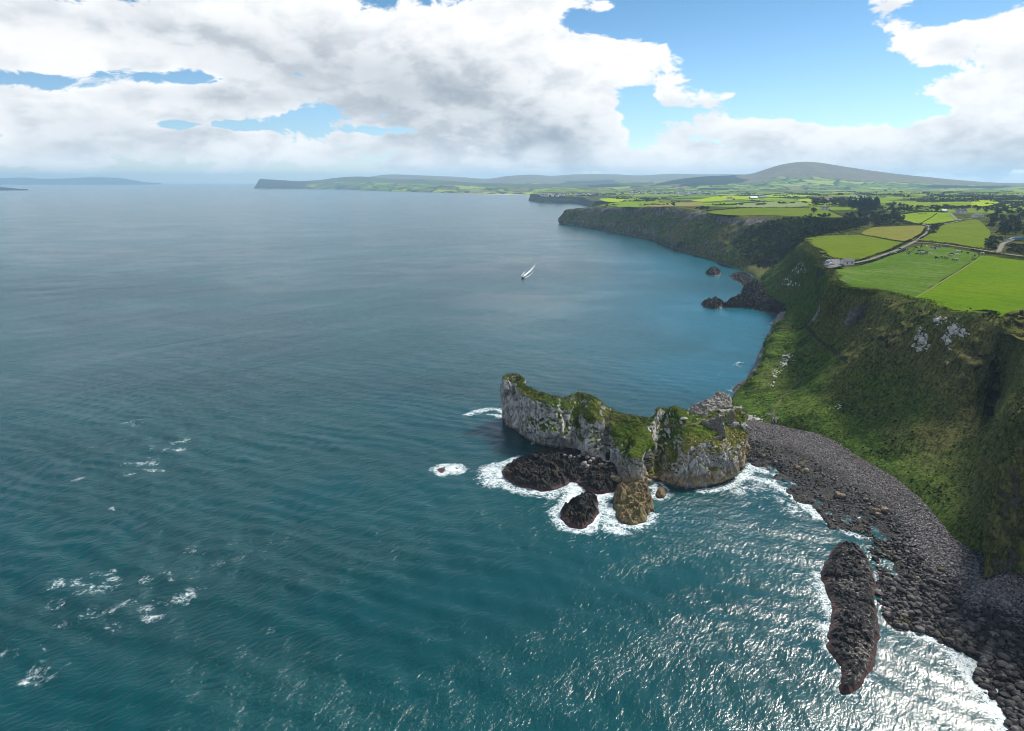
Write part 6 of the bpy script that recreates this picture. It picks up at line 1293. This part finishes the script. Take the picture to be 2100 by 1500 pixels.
# ------------------------------------------------------------------ cars at the viewpoint and vehicles by the wood
M_TYRE = plain('tyre_rubber', (.02, .02, .02)); M_RIM = plain('alloy_rim', (.4, .4, .42), .4, .5); M_LAMP = plain('head_lamp', (.75, .75, .72), .2, .6)
def paintm(name, c):
    m, n, b = mat(name, .3, .5); b.inputs['Base Color'].default_value = (*c, 1); b.inputs['Coat Weight'].default_value = .6; return m
def car(p_, rz, M, label, L=4.3, W=1.8, hh=1.5, cat='car', van=False):
    e = empty('parked_car' if not van else 'parked_van', p_, rz); tag(e, label, cat, None); l, w_ = L / 2, W / 2
    sec = [(-l, .45, .75), (-l + .12, .3, .95), (-l * .62, .28, 1.0), (l * .35, .28, .95), (l * .85, .28, .82), (l, .4, .68)] if not van else [(-l, .45, 1.0), (-l + .1, .3, 1.15), (0, .28, 1.15), (l * .7, .28, 1.1), (l * .92, .3, .95), (l, .4, .75)]
    V = []; Fc = []
    for (x, z0, z1) in sec:
        for (y, z) in ((-w_ * .94, z0), (-w_, (z0 + z1) / 2), (-w_ * .93, z1), (w_ * .93, z1), (w_, (z0 + z1) / 2), (w_ * .94, z0)): V.append((x, y, z))
    for i in range(len(sec) - 1):
        for j in range(6): Fc.append((i * 6 + j, i * 6 + (j + 1) % 6, i * 6 + 6 + (j + 1) % 6, i * 6 + 6 + j))
    Fc += [(5, 4, 3, 2, 1, 0), tuple(len(V) - 6 + j for j in range(6))]; obj('body', poly_mesh('body', V, Fc, M), e)
    x0, x1, x2, x3, zb, zt = (-l * .86, -l * .62, l * .12, l * .46, .93, hh) if not van else (-l * .97, -l * .95, l * .5, l * .82, 1.08, hh)
    V = [(x0, -w_ * .9, zb), (x3, -w_ * .9, zb), (x3, w_ * .9, zb), (x0, w_ * .9, zb), (x1, -w_ * .74, zt), (x2, -w_ * .74, zt), (x2, w_ * .74, zt), (x1, w_ * .74, zt)]
    cb = obj('cabin', poly_mesh('cabin', V, [(0, 1, 5, 4), (1, 2, 6, 5), (2, 3, 7, 6), (3, 0, 4, 7), (4, 5, 6, 7)], M), e)
    for (a_, b_, c_, d_, off) in ((0, 1, 5, 4, (0, -.03, 0)), (2, 3, 7, 6, (0, .03, 0)), (1, 2, 6, 5, (.03, 0, .01)), (3, 0, 4, 7, (-.03, 0, .01))):
        q_ = [np.array(V[i]) for i in (a_, b_, c_, d_)]; ce = sum(q_) / 4; q_ = [ce + (x - ce) * .80 + np.array(off) for x in q_]; obj('window', poly_mesh('window', q_, [(0, 1, 2, 3)], M_GLASS), cb)
    for sx in (-.62, .64):
        for sy in (-1, 1):
            bm = bmesh.new(); bmesh.ops.create_cone(bm, cap_ends=True, segments=14, radius1=.33, radius2=.33, depth=.22); bmesh.ops.rotate(bm, verts=bm.verts, matrix=Matrix.Rotation(math.pi / 2, 3, 'X')); bmesh.ops.translate(bm, verts=bm.verts, vec=(sx * l, sy * (w_ - .1), .33)); me = bpy.data.meshes.new('wheel'); bm.to_mesh(me); bm.free(); me.materials.append(M_TYRE); wh = obj('wheel', me, e)
            bm = bmesh.new(); bmesh.ops.create_cone(bm, cap_ends=True, segments=10, radius1=.2, radius2=.18, depth=.06); bmesh.ops.rotate(bm, verts=bm.verts, matrix=Matrix.Rotation(math.pi / 2, 3, 'X')); bmesh.ops.translate(bm, verts=bm.verts, vec=(sx * l, sy * (w_ + .02), .33)); me = bpy.data.meshes.new('rim'); bm.to_mesh(me); bm.free(); me.materials.append(M_RIM); obj('rim', me, wh)
    for sy in (-1, 1): obj('headlight', box(.08, .35, .16, (l - .02, sy * w_ * .68, .66), M_LAMP, 'headlight'), e)
    return e
P_SIL = paintm('silver_paint', (.50, .52, .54)); P_WHT = paintm('white_paint', (.78, .78, .78)); P_TEAL = paintm('grey_green_paint', (.20, .27, .27)); P_RED = paintm('red_paint', (.45, .03, .02)); P_BLU = paintm('blue_paint', (.02, .16, .36)); P_GRN = paintm('green_paint', (.02, .22, .14))
def cp(u, v): p_ = on_land(u, v); p_[2] += .18; return p_
for (u, v, rz, M, lab) in [(1694, 540.5, .35, P_TEAL, 'grey-green car at the seaward corner of the car park'), (1700.5, 536.8, .35, P_WHT, 'white car in the back row of the car park'), (1697, 539.0, .35, P_SIL, 'silver car in the middle of the back row'), (1695.5, 545, .30, P_SIL, 'silver car in the near row at the cliff edge'), (1704, 543.6, .30, P_WHT, 'white car in the near row of the car park')]: car(cp(u, v), rz, M, lab)
def vp(u, v): p_ = on_land(u, v); p_[2] += .35; return p_
for (u, v, M, lab, van) in [(2060, 496.5, P_GRN, 'green van at the end of the row by the wood', True), (2064, 494.8, P_WHT, 'white car next to the green van', False), (2068, 494.4, P_RED, 'red car in the row by the wood', False), (2071.5, 495, P_WHT, 'white van in front of the red car', True), (2076, 493.5, P_WHT, 'white van next to the blue container', True)]: car(vp(u, v), random.uniform(.2, .6), M, lab, L=5.2 if van else 4.3, W=1.95, hh=2.3 if van else 1.5, van=van, cat='van' if van else 'car')
e = empty('shipping_container', vp(2087, 493), .15); tag(e, 'blue shipping container beside the wood', 'container'); obj('body', box(9, 2.5, 2.5, (0, 0, 1.3), P_BLU, 'body'), e)
for i in range(18): obj('rib', box(.12, .06, 2.3, (-4.25 + i * .5, -1.28, 1.3), P_BLU, 'rib'), e)
for s_ in (-1, 1): obj('door', box(.05, 1.15, 2.3, (4.52, s_ * .6, 1.3), P_BLU, 'door'), e)

# ------------------------------------------------------------------ cattle
m, n, b = mat('black_white_hide', .8, .2); M_COW = m; p = n.objc(); oi = n.new('ShaderNodeObjectInfo').outputs['Random']; f = n.noise(n.vmath('ADD', p, n.comb(n.math('MULTIPLY', oi, 40.), 0, 0)), 1.1, 2, .5); n.put(b.inputs['Base Color'], n.mix(n.ss(f, .56, .60), (.010, .009, .009), (.60, .58, .54)))
m, n, b = mat('pale_hide', .8, .2); M_COWW = m; p = n.objc(); n.put(b.inputs['Base Color'], n.mix(n.ss(n.noise(p, 1.2, 2, .5), .58, .64), (.62, .58, .50), (.10, .07, .05)))
def cow_mesh(M, graze):
    bm = bmesh.new(); hz, hx = (.55, 1.55) if graze else (1.55, 1.6)
    js = [((-1.05, 0, 1.15), .30), ((-.6, 0, 1.10), .38), ((0, 0, 1.03), .42), ((.55, 0, 1.08), .38), ((.85, 0, 1.12), .28), (((.85 + hx) / 2 + .05, 0, (1.15 + hz) / 2 + .08), .19), ((hx, 0, hz), .17), ((hx + .28, 0, hz - .16), .10),
          ((-.95, .26, .75), .16), ((-.98, .27, .36), .075), ((-.95, .27, .02), .07), ((-.95, -.26, .75), .16), ((-.98, -.27, .36), .075), ((-.95, -.27, .02), .07), ((.62, .24, .72), .13), ((.64, .25, .36), .07), ((.62, .25, .02), .065), ((.62, -.24, .72), .13), ((.64, -.25, .36), .07), ((.62, -.25, .02), .065), ((-1.3, 0, 1.05), .05), ((-1.36, 0, .55), .035), ((hx - .05, .24, hz + .1), .05), ((hx - .05, -.24, hz + .1), .05)]
    ed = [(0, 1), (1, 2), (2, 3), (3, 4), (4, 5), (5, 6), (6, 7), (0, 8), (8, 9), (9, 10), (0, 11), (11, 12), (12, 13), (3, 14), (14, 15), (15, 16), (3, 17), (17, 18), (18, 19), (0, 20), (20, 21), (6, 22), (6, 23)]
    return skin_body('cow', js, ed, M, 2)
def skin_body(name, js, ed, M, root=0, sub=1):
    me = bpy.data.meshes.new(name); me.from_pydata([j[0] for j in js], ed, []); o = bpy.data.objects.new(name, me); COL.objects.link(o)
    md = o.modifiers.new('s', 'SKIN'); md.use_smooth_shade = True
    for i, j in enumerate(js): me.skin_vertices[0].data[i].radius = (j[1], j[1]); me.skin_vertices[0].data[i].use_root = (i == root)
    sb_ = o.modifiers.new('d', 'SUBSURF'); sb_.levels = sub; sb_.render_levels = sub
    dg = bpy.context.evaluated_depsgraph_get(); out = bpy.data.meshes.new_from_object(o.evaluated_get(dg)); bpy.data.objects.remove(o); out.name = name; out.materials.clear(); out.materials.append(M)
    return out
COWS = [cow_mesh(M_COW, True), cow_mesh(M_COW, False), cow_mesh(M_COWW, True)]
pos = [(45, 910), (88, 945), (25, 965), (150, 925), (180, 965), (195, 993), (222, 957), (270, 928), (315, 895), (360, 940), (395, 880), (400, 850), (420, 943), (380, 985), (405, 1000), (465, 970), (320, 995), (555, 878), (605, 885), (640, 905), (660, 870), (720, 880), (640, 1045), (650, 1065), (755, 1050), (805, 1070), (895, 995), (880, 1020), (1030, 945), (1062, 960), (935, 1095), (970, 1100), (1165, 980), (1240, 1050), (1280, 1020), (1265, 1088), (1350, 1015), (1395, 985), (-30, 980), (440, 1000), (500, 985), (700, 875)]
wpos = [(345, 890), (410, 970), (485, 870), (548, 927), (543, 992), (665, 925), (990, 1000), (1000, 950), (985, 1090), (1410, 985), (-120, 975)]
for k, (x, y) in enumerate(pos + wpos):
    wt = k >= len(pos); p_ = on_land(1840 + x / 8.077, 400 + y / 8.077); o = obj('cow', COWS[2] if wt else COWS[k % 2], None, p_); o.rotation_euler = (0, 0, random.uniform(0, 6.28)); o.scale = (1.12,) * 3
    tag(o, 'pale cow grazing with the herd on the cliff-top pasture' if wt else 'black and white cow grazing on the cliff-top pasture', 'cow', 'pale cows of the herd' if wt else 'black cows of the herd')
for k, (u, v) in enumerate([(1889, 439.4), (1893, 439.6), (1898, 439.3), (1884, 439.2)]):
    o = obj('cow', COWS[k % 2], None, on_land(u, v)); o.rotation_euler = (0, 0, k); tag(o, 'dark cow standing in the lens-shaped pasture', 'cow', 'cows of the lens-shaped pasture')

# ------------------------------------------------------------------ two walkers on the zigzag path
def person(u, v, M, label, rz, step):
    h_ = hit_px(u, v, [BAYO]); e = empty('person', h_[0] + Vector((0, 0, .25)), rz); tag(e, label, 'person')
    js = [((0, 0, .95), .13), ((0, 0, 1.2), .15), ((0, 0, 1.42), .14), ((0, 0, 1.52), .06), ((.02, 0, 1.66), .10), ((0, .1, .9), .10), ((step, .1, .48), .065), ((step * .6 - .05, .1, .05), .05), ((step * .6 + .12, .1, .03), .04), ((0, -.1, .9), .10), ((-step * .5, -.1, .48), .065), ((-step - .1, -.1, .07), .05), ((-step + .06, -.1, .03), .04),
          ((0, .2, 1.40), .06), ((-.08, .26, 1.14), .045), ((.06, .26, .92), .035), ((0, -.2, 1.40), .06), ((.08, -.26, 1.14), .045), ((.2, -.26, .95), .035)]
    ed = [(0, 1), (1, 2), (2, 3), (3, 4), (0, 5), (5, 6), (6, 7), (7, 8), (0, 9), (9, 10), (10, 11), (11, 12), (2, 13), (13, 14), (14, 15), (2, 16), (16, 17), (17, 18)]
    obj('body', skin_body('body', js, ed, M), e); return e
def wear(name, top, leg):
    m, n, b = mat(name, .8, .2); z_ = n.sep(n.objc())[2]; n.put(b.inputs['Base Color'], n.mix(n.math('GREATER_THAN', z_, 1.55), n.mix(n.math('GREATER_THAN', z_, .95), leg, top), (.40, .26, .19))); return m
person(1688, 704, wear('teal_jacket_and_dark_trousers', (.02, .35, .32), (.02, .02, .03)), 'walker in a teal jacket going down the zigzag path', -.8, .18)
person(1694, 709, wear('green_jacket_and_grey_trousers', (.05, .30, .22), (.05, .05, .06)), 'walker in a green jacket, lower on the zigzag path', -.8, .15)
h_ = hit_px(1430, 861, [HEADO]); 
if h_:
    o = obj('boulder', boulder_mesh('white_stone', 91, M_CHALK, 2), None, h_[0]); o.scale = (.6,) * 3; tag(o, 'single bright white stone on the turf by the castle', 'rock')

# ------------------------------------------------------------------ boat and its wake
M_HULL = plain('dark_hull', (.02, .02, .025), .4, .5); M_TUBE = plain('grey_tube', (.10, .10, .11), .6)
bp = at(1072, 571, 0); bt = at(1100, 545, 0); hd = math.atan2(bp[1] - bt[1], bp[0] - bt[0]); e = empty('motor_boat', bp, hd); e.scale = (1.25,) * 3; tag(e, 'small dark motor boat speeding across the bay', 'boat')
sec = []
for x, hw, zk, zs in [(-4, 1.25, -.1, .75), (-2, 1.35, -.25, .78), (0, 1.3, -.3, .85), (2, 1.0, -.2, .98), (3.3, .5, .1, 1.15), (4, .08, .6, 1.3)]:
    sec.append([(x, -hw, zs), (x, -hw * .85, .15), (x, 0, zk), (x, hw * .85, .15), (x, hw, zs)])
V = [q_ for s_ in sec for q_ in s_]; Fc = [(i * 5 + j, i * 5 + 5 + j, i * 5 + 6 + j, i * 5 + 1 + j) for i in range(5) for j in range(4)] + [(0, 1, 2, 3, 4)]
obj('hull', poly_mesh('hull', V, Fc, M_HULL), e); obj('deck', poly_mesh('deck', [tuple(np.array(s_[k]) - [0, 0, .12]) for s_ in sec for k in (0, 4)], [(i * 2, i * 2 + 2, i * 2 + 3, i * 2 + 1) for i in range(5)], M_FRAME), e)
for sd in (0, 4):
    tb = [taper_tube([(0, 0, 0)], [1])]; pts = [np.array(s_[sd]) for s_ in sec]; V = []; Fc = []
    for i, q_ in enumerate(pts):
        for j in range(8): a_ = j * .7854; V.append((q_[0], q_[1] + math.cos(a_) * .26, q_[2] + math.sin(a_) * .26))
    for i in range(5):
        for j in range(8): Fc.append((i * 8 + j, i * 8 + (j + 1) % 8, i * 8 + 8 + (j + 1) % 8, i * 8 + 8 + j))
    obj('side_tube', poly_mesh('side_tube', V, Fc, M_TUBE), e)
cb = obj('cabin', poly_mesh('cabin', [(-1, -.7, .7), (1.3, -.65, .7), (1.3, .65, .7), (-1, .7, .7), (-.8, -.6, 2.0), (.6, -.55, 2.0), (.6, .55, 2.0), (-.8, .6, 2.0)], [(0, 1, 5, 4), (1, 2, 6, 5), (2, 3, 7, 6), (3, 0, 4, 7), (4, 5, 6, 7)], M_FRAME), e)
obj('windscreen', poly_mesh('windscreen', [(1.22, -.5, .95), (1.22, .5, .95), (.72, .45, 1.85), (.72, -.45, 1.85)], [(0, 1, 2, 3)], M_GLASS), cb); obj('outboard_motor', box(.5, .5, 1.1, (-4.25, 0, .65), M_TYRE, 'outboard_motor'), e); obj('seat', box(.5, 1.6, .5, (-2.2, 0, .9), P_RED, 'seat'), e)
m, n, b = mat('wake_foam', .8, .2); M_WAKE = m; b.inputs['Base Color'].default_value = (.72, .76, .78, 1); p = n.pos(); a = n.sepc(n.attr('mat'))[0]
pr = n.new('ShaderNodeVectorRotate', rotation_type='Z_AXIS'); n.put(pr.inputs['Vector'], p); pr.inputs['Angle'].default_value = -hd
n.put(b.inputs['Alpha'], n.ss(n.math('ADD', a, n.math('MULTIPLY', n.math('SUBTRACT', n.noise(n.scale(pr.outputs[0], (.25, 1, 1)), .9, 5, .7), .5), 1.3)), .45, .75))
def wake(parts):
    V = []; Fc = []; A_ = []; o_ = 0
    for pl, w0, w1, a0, a1 in parts:
        L = smooth_poly(polypx(pl, 0), 8, False); T = np.gradient(L, axis=0); T /= np.linalg.norm(T, axis=1, keepdims=True); Nn = np.stack([-T[:, 1], T[:, 0]], 1); t = np.linspace(0, 1, len(L)); w_ = w0 + (w1 - w0) * t
        for k, off in enumerate((-1, -.5, 0, .5, 1)): V.append(np.c_[L + Nn * (off * w_)[:, None], t * 0 + .42 + .02 * o_ / 100]); A_.append((a0 + (a1 - a0) * t) * (1 - abs(off)) ** .6)
        n_ = len(L)
        for k in range(4): i = o_ + k * n_ + np.arange(n_ - 1); Fc.append(np.stack([i, i + 1, i + n_ + 1, i + n_], 1))
        o_ += 5 * n_
    A_ = np.concatenate(A_); return tag(obj('boat_wake', mesh_np('boat_wake', np.concatenate(V), np.concatenate(Fc), M_WAKE, {'mat': np.stack([A_] * 4, 1)})), 'white foaming wake spreading behind the motor boat', kind='stuff')
wake([([(1069, 567), (1077, 557), (1082, 548)], .8, 1.2, 1.0, .3), ([(1075, 567), (1086, 558), (1096, 547), (1102, 535)], 1.6, 4.5, 1.1, .25), ([(1077, 571), (1088, 564), (1098, 552), (1104, 545)], .9, 1.6, 1.0, .2), ([(1076, 565), (1090, 552), (1100, 535), (1104, 515)], 2.5, 9.0, .75, .18)])
